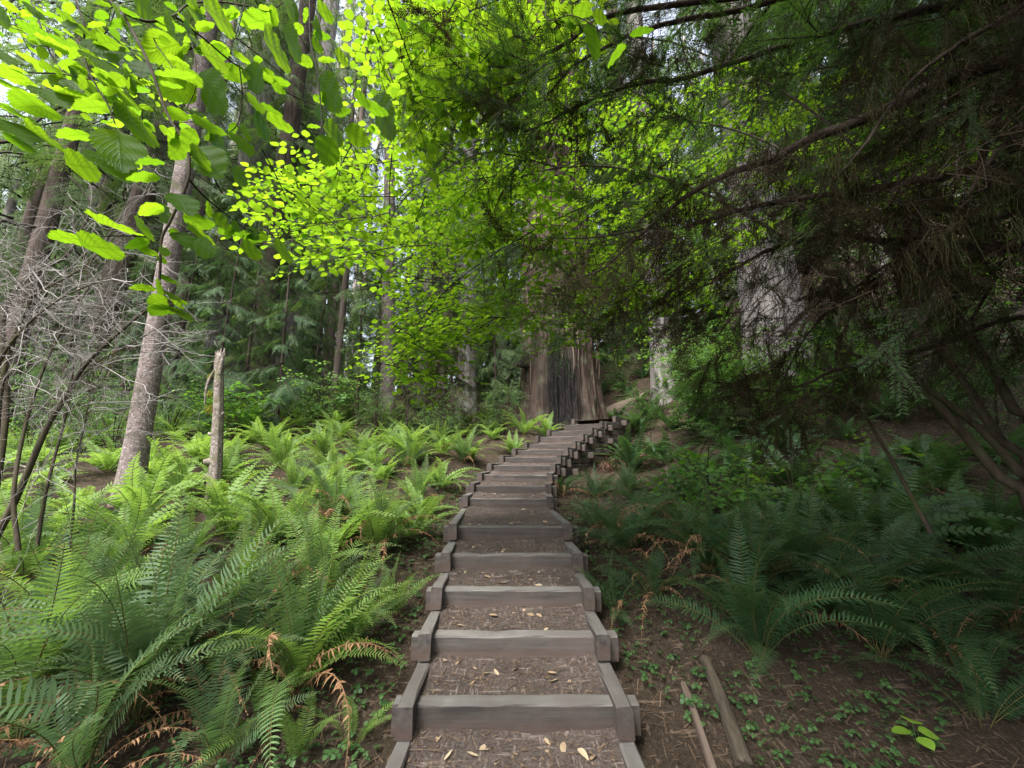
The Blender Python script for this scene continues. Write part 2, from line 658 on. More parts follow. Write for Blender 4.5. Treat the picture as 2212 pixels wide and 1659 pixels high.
def beam(name, a, b, w, h, parent, roll=0, label=None):
    a, b = np.asarray(a, float), np.asarray(b, float)
    d = b - a
    L = float(np.linalg.norm(d))
    o = link(name, beam_mesh(L, w, h, hash((round(L, 3), round(float(a[0]), 3), round(float(a[2]), 3))) & 0xffff), parent)
    o.location = tuple((a + b) / 2 - np.array(parent.location))
    o.rotation_euler = (roll + random.gauss(0, .018), -math.asin(d[2] / L), math.atan2(d[1], d[0]))
    if label:
        o['label'] = label
    return o


stairs = empty('staircase', (0, 0, 0), 'staircase of weathered timbers filled with dirt, climbing and bending right past the burnt redwood', 'staircase')


def sdir(i):
    y = R(STEP[i][3])
    return np.array([math.sin(y), math.cos(y), 0]), np.array([math.cos(y), -math.sin(y), 0])


TREADS = []
for i, (cx, cy, cz, yaw) in enumerate(STEP):
    d, n = sdir(i)
    c = np.array([cx, cy, cz])
    jit = [random.uniform(-.012, .012) for _ in range(6)]
    if i < 16:
        beam('riser', c - n * (.63 + jit[0]) + [0, 0, -.0725 + jit[1] * .3] + d * .045, c + n * (.63 + jit[2]) + [0, 0, -.0725 + jit[3] * .3] + d * .045, .092, .145, stairs)
    # curbs
    if i < len(STEP) - 1:
        c2 = np.array(STEP[i + 1][:3])
        d2, n2 = sdir(i + 1)
    else:
        d2 = np.array([.55, .835, 0])
        d2 /= np.linalg.norm(d2)
        c2, n2 = c + d2 * 1.30, np.array([d2[1], -d2[0], 0])
    for s in (-1, 1):
        a = c + n * s * HALF - d * .085
        b = c2 + n2 * s * HALF - d2 * .095
        if i == len(STEP) - 1 and s == 1:
            b = b + d2 * .75
        b[2] = a[2] = cz + .040 - .073
        b = b + (b - a) / np.linalg.norm(b - a) * .10
        beam('curb', a + [0, 0, jit[4] * .4], b + [0, 0, jit[5] * .4], .078, .143, stairs)
    # cribbing under the outer (right) side of the upper flight
    if i >= 9:
        nl = [1, 2, 3, 3, 4, 4, 4, 4][min(i - 9, 7)]
        for k in range(1, nl + 1):
            off_ = n * (HALF + .004 + .004 * (k % 2))
            off2 = n2 * (HALF + .004 + .004 * (k % 2))
            a = c + off_ - d * .02
            b = c2 + off2 + d2 * (.02 if i < len(STEP) - 1 else .70 - .15 * (k % 2))
            a[2] = b[2] = cz - .033 - .148 * k
            beam('crib_beam', a, b, .085, .140, stairs)
            if k == 1 or (k == 3 and i % 2):
                e = c * .72 + c2 * .28 + n * (HALF - .2)
                e[2] = cz - .033 - .148 * k + .074
                beam('crib_block', e, e + n * .36, .095, .125, stairs)
    # dirt tread between this riser and the next
    nu, nv = 40, 22
    u = np.linspace(-1, 1, nu)
    v = np.linspace(0, 1, nv)
    U, Vv = np.meshgrid(u, v)
    A = c[None, None] + n[None, None] * (U * (HALF - .03))[..., None] + d[None, None] * .086
    last = i == len(STEP) - 1
    B = c2[None, None] + n2[None, None] * (U * (HALF - .03))[..., None] + d2[None, None] * .02
    T = A * (1 - Vv[..., None]) + B * Vv[..., None]
    rise = (c2[2] - cz) if not last else .02
    T[..., 2] = cz - .006 + (.02 + .3 * rise * .6) * Vv ** 2.2 + (.030 * np.abs(U) ** 4) * Vv
    q3 = np.stack([T[..., 0] * 6, T[..., 1] * 6, T[..., 0] * 0 + i], -1)
    q4 = np.stack([T[..., 0] * 28, T[..., 1] * 28, T[..., 0] * 0 + i], -1)
    T[..., 2] += (.035 * (fbm(q3, 4) - .5) + .012 * (fbm(q4, 2) - .5)) * np.minimum(1, Vv * 6)
    ii = np.arange(nv - 1)[:, None] * nu + np.arange(nu - 1)[None]
    g = Geo()
    g.add(T, np.stack([ii, ii + 1, ii + nu + 1, ii + nu], -1).reshape(-1, 4))
    link('dirt_tread', g.mesh('dirt_tread', M['dirt']), stairs)
    TREADS.append(T)


def tread_point(i, u, v):
    T = TREADS[i]
    a = T[int(v * (T.shape[0] - 1)), int((u * .5 + .5) * (T.shape[1] - 1))]
    return a.copy()


# ------------------------------------------------------------------ leaf shapes
def hazel_leaf(nseg=14, serr=.035, fold=.12, curl=.12, wid=.42):
    """unit leaf: base at the origin, tip at +X, blade in XY, upper side +Z"""
    t = np.linspace(0, 1, nseg + 1)
    w = wid * np.sin(np.pi * np.clip(t, 0, 1) ** .78) ** .72 * (1 - .15 * t)
    w[0], w[-1] = .02, .0
    s = np.where(np.arange(nseg + 1) % 2, serr, -serr * .4)
    s[0] = s[-1] = 0
    g = Geo()
    cols = [-1, -.5, 0, .5, 1]
    V, U = [], []
    for c in cols:
        e = w * c + (s * np.sign(c) if abs(c) == 1 else 0)
        x = t + (0.03 * (np.arange(nseg + 1) % 2) if abs(c) == 1 else 0)
        z = fold * np.abs(e) - curl * (t - .35) ** 2 + .02 * np.sin(t * 22) * abs(c)
        V.append(np.stack([x, e, z], -1))
        U.append(np.stack([np.full_like(t, c), t], -1))
    V, U = np.stack(V, 1), np.stack(U, 1)
    i = np.arange(nseg)[:, None] * 5
    j = np.arange(4)[None]
    q = np.stack([i + j, i + 5 + j, i + 6 + j, i + 1 + j], -1).reshape(-1, 4)
    g.add(V, q, .5, U.reshape(-1, 2))
    return g.proto()


def simple_leaf(wid=.36, fold=.15, curl=.12, nseg=4):
    t = np.linspace(0, 1, nseg + 1)
    w = wid * np.sin(np.pi * t ** .8) ** .8
    V = np.stack([np.stack([t, w * c, fold * np.abs(w * c) - curl * (t - .3) ** 2], -1) for c in (-1, 0, 1)], 1)
    i = np.arange(nseg)[:, None] * 3
    j = np.arange(2)[None]
    q = np.stack([i + j, i + 3 + j, i + 4 + j, i + 1 + j], -1).reshape(-1, 4)
    g = Geo()
    g.add(V, q)
    return g.proto()


def maple_leaf():
    ang = np.array([180, 150, 118, 100, 78, 62, 40, 22, 0, -22, -40, -62, -78, -100, -118, -150]) * math.pi / 180
    rad = np.array([.12, .42, .72, .45, .85, .55, .95, .62, 1.05, .62, .95, .55, .85, .45, .72, .42]) * .5
    V = np.stack([.45 + rad * np.cos(ang), rad * np.sin(ang), .12 * rad * np.abs(np.sin(ang)) - .12 * rad], -1)
    V = np.concatenate([V, [[.4, 0, .02]]])
    k = len(ang)
    j = np.arange(k)
    g = Geo()
    g.add(V, np.stack([np.full(k, k), (j + 1) % k, j], -1))
    return g.proto()


LEAF_HI = [hazel_leaf(22, .028, .10, .10, .41), hazel_leaf(22, .025, .16, .03, .38), hazel_leaf(22, .03, .02, .20, .43)]
LEAF_LO = [simple_leaf(.40, .15, .15), simple_leaf(.36, .25, .05), simple_leaf(.42, 0, .25)]
MAPLE = maple_leaf()


def leafy_twig(leaf_protos, nl, L, ls, wob=.30, flat=.20, lm=0, tm=1, tw=.0021, drop=.14):
    """twig along +X with alternate leaves lying near the XY plane; material lm leaves, tm wood"""
    g = Geo()
    n = nl + 2
    x = np.linspace(0, L, n)
    y = np.cumsum(rng.normal(0, .02 * L, n))
    z = -drop * L * (x / L) ** 2 + rng.normal(0, .01 * L, n)
    pts = np.stack([x, y, z], -1)
    tube(g, pts, np.linspace(tw, tw * .5, n), 3, .5, tm)
    for i in range(1, n):
        side = 1 if i % 2 else -1
        az = side * rng.uniform(.7, 1.25) if i < n - 1 else rng.normal(0, .2)
        s = ls * rng.uniform(.45, 1.2)
        pr = leaf_protos[int(rng.integers(len(leaf_protos)))]
        Ms = frames(np.array([az]), np.array([rng.normal(.15, flat)]), np.array([rng.normal(0, wob)]), np.array([s]))
        g.scatter(pr, Ms, [pts[i] + [0, side * .004, 0]], [rng.normal(0, .33)], mi=lm)
    return g.proto()


HZ_TW = [leafy_twig(LEAF_LO, int(rng.integers(6, 10)), .30, .062) for _ in range(6)]
HUCK_TW = [leafy_twig([simple_leaf(.30, .1, .1, 3)], 16, .30, .026, .5, .4) for _ in range(4)]
MAPLE_TW = [leafy_twig([MAPLE], 7, .32, .085, .3, .3) for _ in range(4)]


def needle_spray(nt=16, L=1.0, tl=.30, sub=6, nw=.012, nl=.07, droop=.25, dead=False):
    """flat conifer spray along +X: side twigs in two ranks, each set with short flat needle blades"""
    g = Geo()
    x = np.linspace(0, L, 8)
    z = -droop * L * (x / L) ** 2
    pts = np.stack([x, 0 * x, z], -1)
    tube(g, pts, np.linspace(.010, .003, 8), 3, .3, 1)
    quads = []
    for i in range(nt):
        t = (i + .6) / nt
        bx = L * t
        bz = -droop * L * t * t
        for sd in (-1, 1):
            l = tl * (1 - .75 * t) * rng.uniform(.65, 1.15) * (.55 + .45 * min(1, t * 5))
            a = rng.uniform(.75, 1.1)
            dirv = np.array([math.cos(a), sd * math.sin(a), -.25 - rng.uniform(0, .35)])
            b0 = np.array([bx, 0, bz])
            for k in range(sub):
                s = (k + .5) / sub
                c = b0 + dirv * l * s + np.array([0, 0, -.12 * l * s * s])
                for s2 in (-1, 1):
                    a2 = a * sd + s2 * rng.uniform(.5, .9)
                    nd = np.array([math.cos(a2), math.sin(a2), rng.uniform(-.35, .1)]) * nl * rng.uniform(.7, 1.3) * (1 - .3 * s)
                    pv = np.array([-nd[1], nd[0], rng.uniform(-.02, .02)])
                    pv = pv / (np.linalg.norm(pv) + 1e-9) * nw
                    quads.append([c, c + nd * .5 + pv, c + nd, c + nd * .5 - pv])
    Q = np.array(quads)
    m = len(Q)
    g.add(Q.reshape(-1, 3), np.arange(m * 4).reshape(-1, 4), np.repeat(np.clip(rng.normal(.45, .2, m), 0, 1), 4), mi=0)
    return g.proto()


HEM = [needle_spray(11, 1, .34, 4, .013, .085, d) for d in (.15, .3, .45)]
FAR = [needle_spray(7, 1, .38, 2, .034, .22, d) for d in (.2, .4)]


def bough(n_sub, L, proto_list, droop, sub_s):
    """a whole conifer limb along +X carrying n_sub sprays"""
    g = Geo()
    x = np.linspace(0, L, 9)
    z = -droop * L * (x / L) ** 2
    pts = np.stack([x, rng.normal(0, .02 * L, 9), z], -1)
    tube(g, pts, np.linspace(.022, .006, 9), 4, .3, 1)
    for i in range(n_sub):
        t = .12 + .88 * (i + rng.uniform(0, .6)) / n_sub
        p = np.array([L * t, 0, -droop * L * t * t])
        sd = 1 if i % 2 else -1
        az = sd * rng.uniform(.4, 1.0) if t < .93 else rng.normal(0, .2)
        Ms = frames(np.array([az]), np.array([rng.normal(.35, .22)]), np.array([rng.normal(0, .3)]), np.array([sub_s * (1.1 - .6 * t) * rng.uniform(.7, 1.2)]))
        g.scatter(proto_list[int(rng.integers(len(proto_list)))], Ms, [p], [rng.normal(0, .12)])
    return g.proto()


BOUGH = [bough(13, 2.0, HEM, d, .72) for d in (.10, .22, .34)]
BOUGH_FAR = [bough(7, 2.4, FAR, d, 1.25) for d in (.12, .25, .38)]

# ------------------------------------------------------------------ trees
def trunk_geo(H, r0, r1, lean=(0, 0), flare=.35, flh=1.2, flutes=9, amp=.05, nseg=40, rows=60, seed=0, top=None, bend=0.0, zpow=1.6):
    th = np.linspace(0, 2 * np.pi, nseg, endpoint=False)
    t = np.linspace(0, 1, rows) ** zpow
    z = t * H
    TH_, Z = np.meshgrid(th, z)
    rad = r0 + (r1 - r0) * (Z / H)
    fl = np.exp(-Z / flh)
    nzs = fbm(np.stack([np.cos(TH_) * flutes * .5 + seed, np.sin(TH_) * flutes * .5, Z * .22 + seed], -1), 4) - .5
    rad = rad * (1 + flare * fl) + rad * amp * 2 * nzs * (1 + 1.5 * fl)
    X = rad * np.cos(TH_) + lean[0] * Z + bend * np.sin(Z / H * 3.1)
    Y = rad * np.sin(TH_) + lean[1] * Z
    g = Geo()
    i = np.arange(rows - 1)[:, None] * nseg
    j = np.arange(nseg)[None]
    q = np.stack([i + j, i + (j + 1) % nseg, i + nseg + (j + 1) % nseg, i + nseg + j], -1).reshape(-1, 4)
    Z2 = Z.copy()
    if top is not None:
        Z2[-1] += top * (fbm(np.stack([np.cos(th) * 3, np.sin(th) * 3, th * 0 + seed], -1), 3) - .2)
    V = np.stack([X, Y, Z2], -1).reshape(-1, 3)
    fs = [q]
    V = np.concatenate([V, [[lean[0] * H, lean[1] * H, H]]])
    jj = np.arange(nseg)
    fs.append(np.stack([np.full(nseg, rows * nseg), (rows - 1) * nseg + jj, (rows - 1) * nseg + (jj + 1) % nseg], -1))
    g.add(V, fs)
    return g


def crown_geo(H, z0, z1, n, spread, lean, r0, protos, dr=.25, az=None, up=0.0):
    g = Geo()
    z = z0 + (z1 - z0) * (np.arange(n) + rng.uniform(0, 1, n)) / n
    a = rng.uniform(0, 2 * np.pi, n) if az is None else rng.uniform(az[0], az[1], n)
    rad = r0 * (1 - z / H) * .7
    sc = spread * rng.uniform(.55, 1.15, n) * (1 - .55 * (z - z0) / max(.1, H - z0))
    ts = np.stack([lean[0] * z + rad * np.cos(a), lean[1] * z + rad * np.sin(a), z], -1)
    Ms = frames(a, rng.normal(dr - up, .18, n), rng.normal(0, .35, n), sc)
    tints = rng.normal(0, .10, n)
    which = rng.integers(len(protos), size=n)
    for k, p in enumerate(protos):
        m = which == k
        g.scatter(p, Ms[m], ts[m], tints[m])
    return g


CROWN = []


def crown_mesh(kind, k):
    if not CROWN:
        for _ in range(3):
            CROWN.append(crown_geo(26, 0, 17, 66, 1.45, (0, 0), .5, BOUGH, .3).mesh('crown', [M['hemlock'], M['twig']]))
        for _ in range(2):
            CROWN.append(crown_geo(6.2, .2, 6, 70, .64, (0, 0), .04, BOUGH, .32).mesh('crown', [M['hemlock'], M['twig']]))
    return CROWN[k % 3] if kind == 'tall' else CROWN[3 + k % 2]


TREE_N = [0]


def tree(name, base, label, cat, H, r0, r1, bark, lean=(0, 0), crown=None, group=None, leaf='hemlock', **kw):
    """crown: (height of its foot, 'tall' or 'young', scale)"""
    e = empty(name, tuple(base), label, cat, group)
    link('trunk', trunk_geo(H, r0, r1, lean, **kw).mesh('trunk', M[bark]), e)
    if crown:
        TREE_N[0] += 1
        z0, kind, sc = crown
        o = link('crown', crown_mesh(kind, TREE_N[0]), e)
        o.location = (lean[0] * z0, lean[1] * z0, z0)
        o.rotation_euler = (-lean[1], lean[0], rng.uniform(0, 6.28))
        o.scale = (sc, sc, sc)
        o.material_slots[0].link = 'OBJECT'
        o.material_slots[0].material = M[leaf]
    return e


def at(px, Y, sink=.55):          # ground point under image column px (1024 frame) at distance Y, for a trunk whose foot is there
    # the column is taken near the horizon line
    x = (px - 512) / F * (Y * CT + .25 * Y * .2 * ST)
    return np.array([x, Y, float(ground(x, Y)) - sink])


# the burnt giant in the middle
giant = empty('redwood_tree', (1.50, 12.05, .20), 'huge redwood with fire blackened hollow base standing beside the bend of the stairs', 'tree')
gt = trunk_geo(34, 1.20, .92, (0, .0), .44, 1.2, 11, .11, 260, 420, 3, zpow=2.2)
V0 = gt.V[0]
ang = np.arctan2(V0[:, 1], V0[:, 0])
rr = np.hypot(V0[:, 0], V0[:, 1])
dent = np.exp(-((ang + 1.60) / .30) ** 2) * np.clip(1 - ((V0[:, 2] - 1.2) / 2.4) ** 2, 0, 1) * .30
ridge = fbm(np.stack([np.cos(ang) * 19, np.sin(ang) * 19, V0[:, 2] * .45], -1), 4)
ridge = np.abs(ridge - .5) * 2
dent = dent + .30 * np.clip(.33 - ridge, 0, 1) + .05 * (fbm(np.stack([np.cos(ang) * 30, np.sin(ang) * 30, V0[:, 2] * 2.2], -1), 3) - .5)
V0[:, :2] *= ((rr - dent) / np.maximum(rr, 1e-4))[:, None].clip(.2, 1)
link('trunk', gt.mesh('trunk', M['redwood_bark']), giant)
# burl stub on its left flank
g = Geo()
tube(g, smooth([(-.8, -.5, 2.75), (-1.25, -.75, 2.7), (-1.65, -.9, 2.5)], 8), np.array([.20, .18, .15, .12, .10, .085, .07, .05]), 10, .5, cap=True)
link('broken_branch', g.mesh('broken_branch', M['dark_bark']), giant)
g = Geo()
n = 26
a = np.where(rng.uniform(0, 1, n) < .6, rng.uniform(-3.0, -2.2, n), rng.uniform(-1.0, -.2, n))
z = rng.uniform(3.0, 5.0, n)
Ms = frames(a, rng.normal(.45, .25, n), rng.normal(0, .3, n), rng.uniform(.5, 1.1, n))
ts = np.stack([1.22 * np.cos(a), 1.22 * np.sin(a), z], -1)
for k in range(3):
    g.scatter(HEM[k], Ms[k::3], ts[k::3], rng.normal(.25, .1, len(ts[k::3])))
link('sprouts', g.mesh('sprouts', [M['redwood_leaf'], M['twig']]), giant)
o = link('crown', crown_mesh('tall', 0), giant, (0, 0, 10))
o.scale = (1.3, 1.3, 1.3)
# strips of loose bark hanging over the scar
g = Geo()
for _ in range(22):
    a = rng.uniform(-2.6, -.5)
    r = 1.25 + rng.uniform(0, .06)
    z = rng.uniform(2.8, 5.2)
    l = rng.uniform(.4, 1.3)
    p = [(r * math.cos(a), r * math.sin(a), z), (r * math.cos(a + .02) * 1.02, r * math.sin(a + .02) * 1.02, z - l * .5), (r * math.cos(a), r * math.sin(a) * 1.01, z - l)]
    tube(g, smooth(p, 5), np.array([.012, .02, .016, .01, .003]) * rng.uniform(.6, 1.5), 4, rng.uniform(0, 1))
link('loose_bark', g.mesh('loose_bark', plainmat('loose_bark', (.07, .045, .032), (.19, .145, .115))), giant)

# leaning-looking spruce on the left (really upright, seen with a wide lens)
b = hit(276, 1085)
tree('spruce_tree', b - [0, 0, .2], 'scaly grey brown spruce trunk rising out of the ferns on the left', 'tree', 24, .0255 * b[1], .013 * b[1], 'spruce_bark', (-.02, 0), (7, 'tall', .62), flare=.55, flh=.45, amp=.07, flutes=6, nseg=36, rows=120)
# snag
b = hit(463, 1085)
snag = empty('broken_snag', tuple(b - [0, 0, .15]), 'short dead snag with jagged moss topped end standing in the ferns', 'dead tree')
sg = trunk_geo(1.88, .070, .052, (-.11, 0), .5, .30, 6, .22, 28, 80, 9, top=.34, bend=.02, zpow=1.0)
link('trunk', sg.mesh('trunk', M['snag_bark']), snag)
LX = -.11
for (z, a, s) in ((.62, 3.3, .05), (.45, 3.0, .06), (.95, 2.8, .03), (1.2, .3, .025)):
    g = Geo()
    lx = np.array([LX * z, 0, 0])
    p0 = np.array([.06 * math.cos(a), .06 * math.sin(a) - .02, z])
    tube(g, smooth([p0 * [.4, .4, 1] + lx, p0 * [1.3, 1.3, 1] + lx, p0 * [1.7, 1.7, 1] + [0, 0, .02] + lx], 5), np.array([s, s * .9, s * .8, s * .5, .004]), 7)
    link('knot', g.mesh('knot', M['snag_bark']), snag)
g = Geo()
for c, r, n in (((-.075, -.03, 1.66), .035, 260), ((-.07, -.03, 1.26), .04, 300), ((-.055, -.05, 1.45), .03, 160)):
    for _ in range(n):
        v = rng.normal(0, 1, 3)
        v /= np.linalg.norm(v)
        p = np.array(c) + v * r * rng.uniform(.4, 1) * [1, .8, 1.5] + [LX * c[2], 0, 0]
        tube(g, [p, p + v * .012 + [0, 0, -.012]], np.array([.004, .001]), 3, rng.uniform(0, 1))
link('moss_tuft', g.mesh('moss_tuft', M['moss']), snag)
g = Geo()
SH = np.array([LX * 1.6, 0, 0])
tube(g, SH + smooth([(-.03, -.05, 1.75), (-.085, -.06, 1.55), (-.07, -.07, 1.30)], 8), np.array([.012, .018, .02, .02, .016, .014, .01, .004]), 6, .8)
tube(g, SH + smooth([(.02, -.03, 1.70), (.03, -.03, 1.85), (.015, -.02, 1.95)], 6), np.array([.03, .03, .026, .02, .012, .003]), 6, .6)
tube(g, SH + smooth([(-.075, -.05, 1.27), (-.12, -.06, 1.2), (-.125, -.06, 1.08)], 6), .004, 4, .9)
link('splinter', g.mesh('splinter', M['snag_bark']), snag)

# other trunks: px column near the horizon, distance, height, radii, bark, lean, crown, label
TR = [
    ('redwood_tree', 60, 9.5, 30, .27, .18, 'brown_bark', (.10, 0), (5, 'tall', 0.92), 'hemlock', 'leaning brown trunk behind the grey dead twigs at the left'),
    ('redwood_tree', 20, 13.5, 30, .28, .2, 'grey_bark', (.06, 0), (6, 'tall', 0.96), 'farleaf', 'slanting grey trunk far left, partly hidden by bare twigs'),
    ('redwood_tree', 128, 15.0, 32, .55, .35, 'brown_bark', (0, 0), (7, 'tall', 1.20), 'farleaf', 'reddish trunk seen between the dead twigs and the spruce'),
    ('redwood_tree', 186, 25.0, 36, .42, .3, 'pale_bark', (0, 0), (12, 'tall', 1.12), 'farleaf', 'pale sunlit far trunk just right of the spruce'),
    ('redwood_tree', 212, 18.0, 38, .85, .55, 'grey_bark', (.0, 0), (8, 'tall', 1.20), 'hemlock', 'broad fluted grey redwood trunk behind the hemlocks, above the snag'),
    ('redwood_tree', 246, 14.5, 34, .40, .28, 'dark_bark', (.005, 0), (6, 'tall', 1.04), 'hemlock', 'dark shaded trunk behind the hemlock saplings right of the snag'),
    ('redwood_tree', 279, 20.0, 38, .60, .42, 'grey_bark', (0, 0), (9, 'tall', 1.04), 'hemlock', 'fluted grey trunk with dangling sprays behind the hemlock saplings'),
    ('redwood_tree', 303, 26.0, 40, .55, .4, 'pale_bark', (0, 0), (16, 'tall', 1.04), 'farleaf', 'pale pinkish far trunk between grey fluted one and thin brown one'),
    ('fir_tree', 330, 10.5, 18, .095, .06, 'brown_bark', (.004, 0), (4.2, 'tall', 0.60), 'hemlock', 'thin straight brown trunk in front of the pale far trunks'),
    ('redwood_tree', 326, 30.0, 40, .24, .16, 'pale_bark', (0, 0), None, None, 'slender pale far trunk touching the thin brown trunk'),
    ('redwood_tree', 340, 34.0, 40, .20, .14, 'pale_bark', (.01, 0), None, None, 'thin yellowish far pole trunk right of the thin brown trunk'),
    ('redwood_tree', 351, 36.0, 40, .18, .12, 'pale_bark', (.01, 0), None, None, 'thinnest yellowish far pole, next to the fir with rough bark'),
    ('fir_tree', 387, 10.5, 20, .19, .12, 'spruce_bark', (-.055, 0), (4.0, 'tall', 0.76), 'hemlock', 'rough barked fir leaning left behind the bright hazel leaves'),
    ('redwood_tree', 421, 19.0, 34, .30, .22, 'grey_bark', (0, 0), (7, 'tall', 0.96), 'hemlock', 'slim grey trunk glimpsed above the fern bank, left of the grey trunk by the giant'),
    ('redwood_tree', 466, 13.0, 34, .31, .24, 'grey_bark', (-.012, 0), (3.5, 'tall', 0.92), 'hemlock', 'grey fluted trunk just left of the burnt giant'),
    ('redwood_tree', 668, 12.0, 34, .31, .24, 'grey_bark', (0, 0), (5.5, 'tall', 0.88), 'hemlock', 'grey trunk right of the burnt giant above the bright bush'),
    ('redwood_tree', 790, 10.0, 36, .70, .48, 'grey_bark', (0, 0), (8, 'tall', 1.04), 'hemlock', 'massive grey trunk on the shaded slope behind hanging twigs at the right'),
    ('redwood_tree', 640, 21.0, 36, .45, .3, 'brown_bark', (0, 0), (7, 'tall', 1.12), 'hemlock', 'brown far trunk on the upper slope right of the burnt giant'),
    ('redwood_tree', 930, 14.0, 36, .42, .3, 'grey_bark', (0, 0), (6, 'tall', 1.20), 'hemlock', 'grey trunk up the dark slope near the right edge'),
]
for i, (nm, px, Y, H, r0, r1, bk, ln, cr, lf, lab) in enumerate(TR):
    tree(nm, at(px, Y), lab, 'tree', H, r0, r1, bk, ln, cr, None, lf or 'hemlock', seed=i * 3.7, amp=.07, nseg=36 if r0 > .25 else 20, rows=60,
         flare=.45 if r0 > .25 else .25)

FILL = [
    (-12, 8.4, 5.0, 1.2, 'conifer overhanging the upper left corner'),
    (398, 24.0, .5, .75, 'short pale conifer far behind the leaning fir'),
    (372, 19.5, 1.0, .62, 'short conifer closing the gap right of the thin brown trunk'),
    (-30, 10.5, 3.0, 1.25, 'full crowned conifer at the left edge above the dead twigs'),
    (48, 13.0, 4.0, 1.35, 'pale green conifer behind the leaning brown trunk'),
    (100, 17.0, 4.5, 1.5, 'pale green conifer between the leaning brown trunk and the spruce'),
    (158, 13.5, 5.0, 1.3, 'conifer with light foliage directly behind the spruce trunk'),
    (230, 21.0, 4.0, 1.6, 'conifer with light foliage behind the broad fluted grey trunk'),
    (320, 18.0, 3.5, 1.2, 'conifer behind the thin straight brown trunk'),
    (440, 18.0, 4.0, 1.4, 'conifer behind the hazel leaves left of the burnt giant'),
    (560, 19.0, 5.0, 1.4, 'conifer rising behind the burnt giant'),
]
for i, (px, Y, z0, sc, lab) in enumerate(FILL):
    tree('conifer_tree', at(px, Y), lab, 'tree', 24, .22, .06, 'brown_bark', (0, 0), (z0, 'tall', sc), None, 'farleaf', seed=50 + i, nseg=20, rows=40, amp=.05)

# understory hemlocks
SAP = [  # px, Y, height, spread, label, leaf
    (205, 8.6, 6.2, 1.0, 'drooping hemlock sapling directly behind the snag', 'redwood_leaf'),
    (238, 9.6, 7.0, 1.1, 'taller dark hemlock right behind the snag, fading into shade', 'hemlock'),
    (275, 9.0, 6.0, 1.05, 'hemlock sapling with hanging sprays left of the thin brown trunk', 'redwood_leaf'),
    (305, 11.0, 6.0, 1.0, 'hemlock sapling in front of the pale far trunks', 'hemlock'),
    (160, 9.5, 5.0, 1.0, 'green hemlock sapling hidden by the spruce trunk', 'redwood_leaf'),
    (112, 8.4, 4.2, 1.0, 'bright green hemlock left of the spruce trunk', 'redwood_leaf'),
    (355, 9.8, 4.2, .9, 'hemlock sapling between the thin brown trunk and the leaning fir', 'hemlock'),
    (425, 10.2, 6.2, 1.05, 'brownish drooping conifer left of the grey trunk by the giant', 'brownspray'),
    (452, 9.6, 5.4, .95, 'dim conifer whose sprays hang in front of the grey trunk', 'brownspray'),
    (497, 10.4, 5.6, .95, 'dark conifer pressed against the left flank of the burnt giant', 'hemlock'),
    (405, 8.6, 3.0, .8, 'low feathery conifer behind the fern bank, left of the stairs', 'brownspray'),
    (650, 14.0, 6.0, 1.1, 'shaded conifer on the fern slope right of the burnt giant', 'hemlock'),
    (55, 8.0, 4.6, 1.1, 'grey green conifer behind the dead twigs', 'redwood_leaf'),
    (10, 9.5, 6.5, 1.2, 'grey green conifer at the left edge behind the dead twigs', 'redwood_leaf'),
]
for (px, Y, H, sp, lab, lf) in SAP:
    tree('hemlock_sapling', at(px, Y, .05), lab, 'young conifer', H, .045, .01, 'dark_bark', (rng.normal(0, .02), rng.normal(0, .02)),
         (.2, 'young', H / 6.2), 'young conifers under the tall trees', lf, nseg=8, rows=14, flare=.1, amp=.02)

# the far wood, one mass
def far_wood():
    g = Geo()
    n = 0
    for ring, (Y0, Y1, cnt) in enumerate(((20, 28, 20), (30, 42, 30), (46, 60, 26))):
        for i in range(cnt):
            px = -140 + 1300 * (i + rng.uniform(0, 1)) / cnt
            Y = rng.uniform(Y0, Y1)
            if 352 < px < 402:
                continue
            b = at(px, Y, .6)
            H = rng.uniform(24, 38) * (.8 + .25 * ring)
            lean = (0, 0)
            gg = trunk_geo(H, rng.uniform(.3, .7), .15, lean, .3, 1, 6, .05, 10, 12, i)
            V, fl, T, U = gg.proto()
            g.add(V + b, [f for f, _ in fl], rng.uniform(0, 1), mi=2)
            nb = 54
            z = H * (.0 + .97 * (np.arange(nb) + rng.uniform(0, 1, nb)) / nb)
            a = rng.uniform(0, 2 * np.pi, nb)
            sc = rng.uniform(1.1, 2.1, nb) * (1.15 - .8 * z / H) * 1.3
            Ms = frames(a, rng.normal(.3, .2, nb), rng.normal(0, .3, nb), sc)
            ts = b + np.stack([0 * z, 0 * z, z], -1)
            tt = rng.normal(0, .1, nb)
            for k in range(3):
                g.scatter(BOUGH_FAR[k], Ms[k::3], ts[k::3], tt[k::3])
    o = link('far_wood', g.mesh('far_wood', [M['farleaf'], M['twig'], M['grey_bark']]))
    tag(o, 'distant mass of tall conifers closing the view', None, None, 'stuff')


far_wood()

# ------------------------------------------------------------------ fallen log and sticks
def log(name, a, b, r0, r1, label, cat, mat='log', k=14, group=None, sag=0.0):
    a, b = Vector(a), Vector(b)
    L = (b - a).length
    g = trunk_geo(L, r0, r1, (0, 0), 0, 1, 5, .10, 24, 60, r0 * 40, top=.05, bend=r0 * .25, zpow=1.0)
    jj = np.arange(24)
    V = np.concatenate(g.V)
    g.add(np.concatenate([V[:24], V[:24].mean(0, keepdims=True)]), np.stack([np.full(24, 24), (jj + 1) % 24, jj], -1))
    o = link(name, g.mesh(name, M[mat]), None, tuple(a))
    o.rotation_euler = (b - a).to_track_quat('Z', 'Y').to_euler()
    return tag(o, label, cat, group)


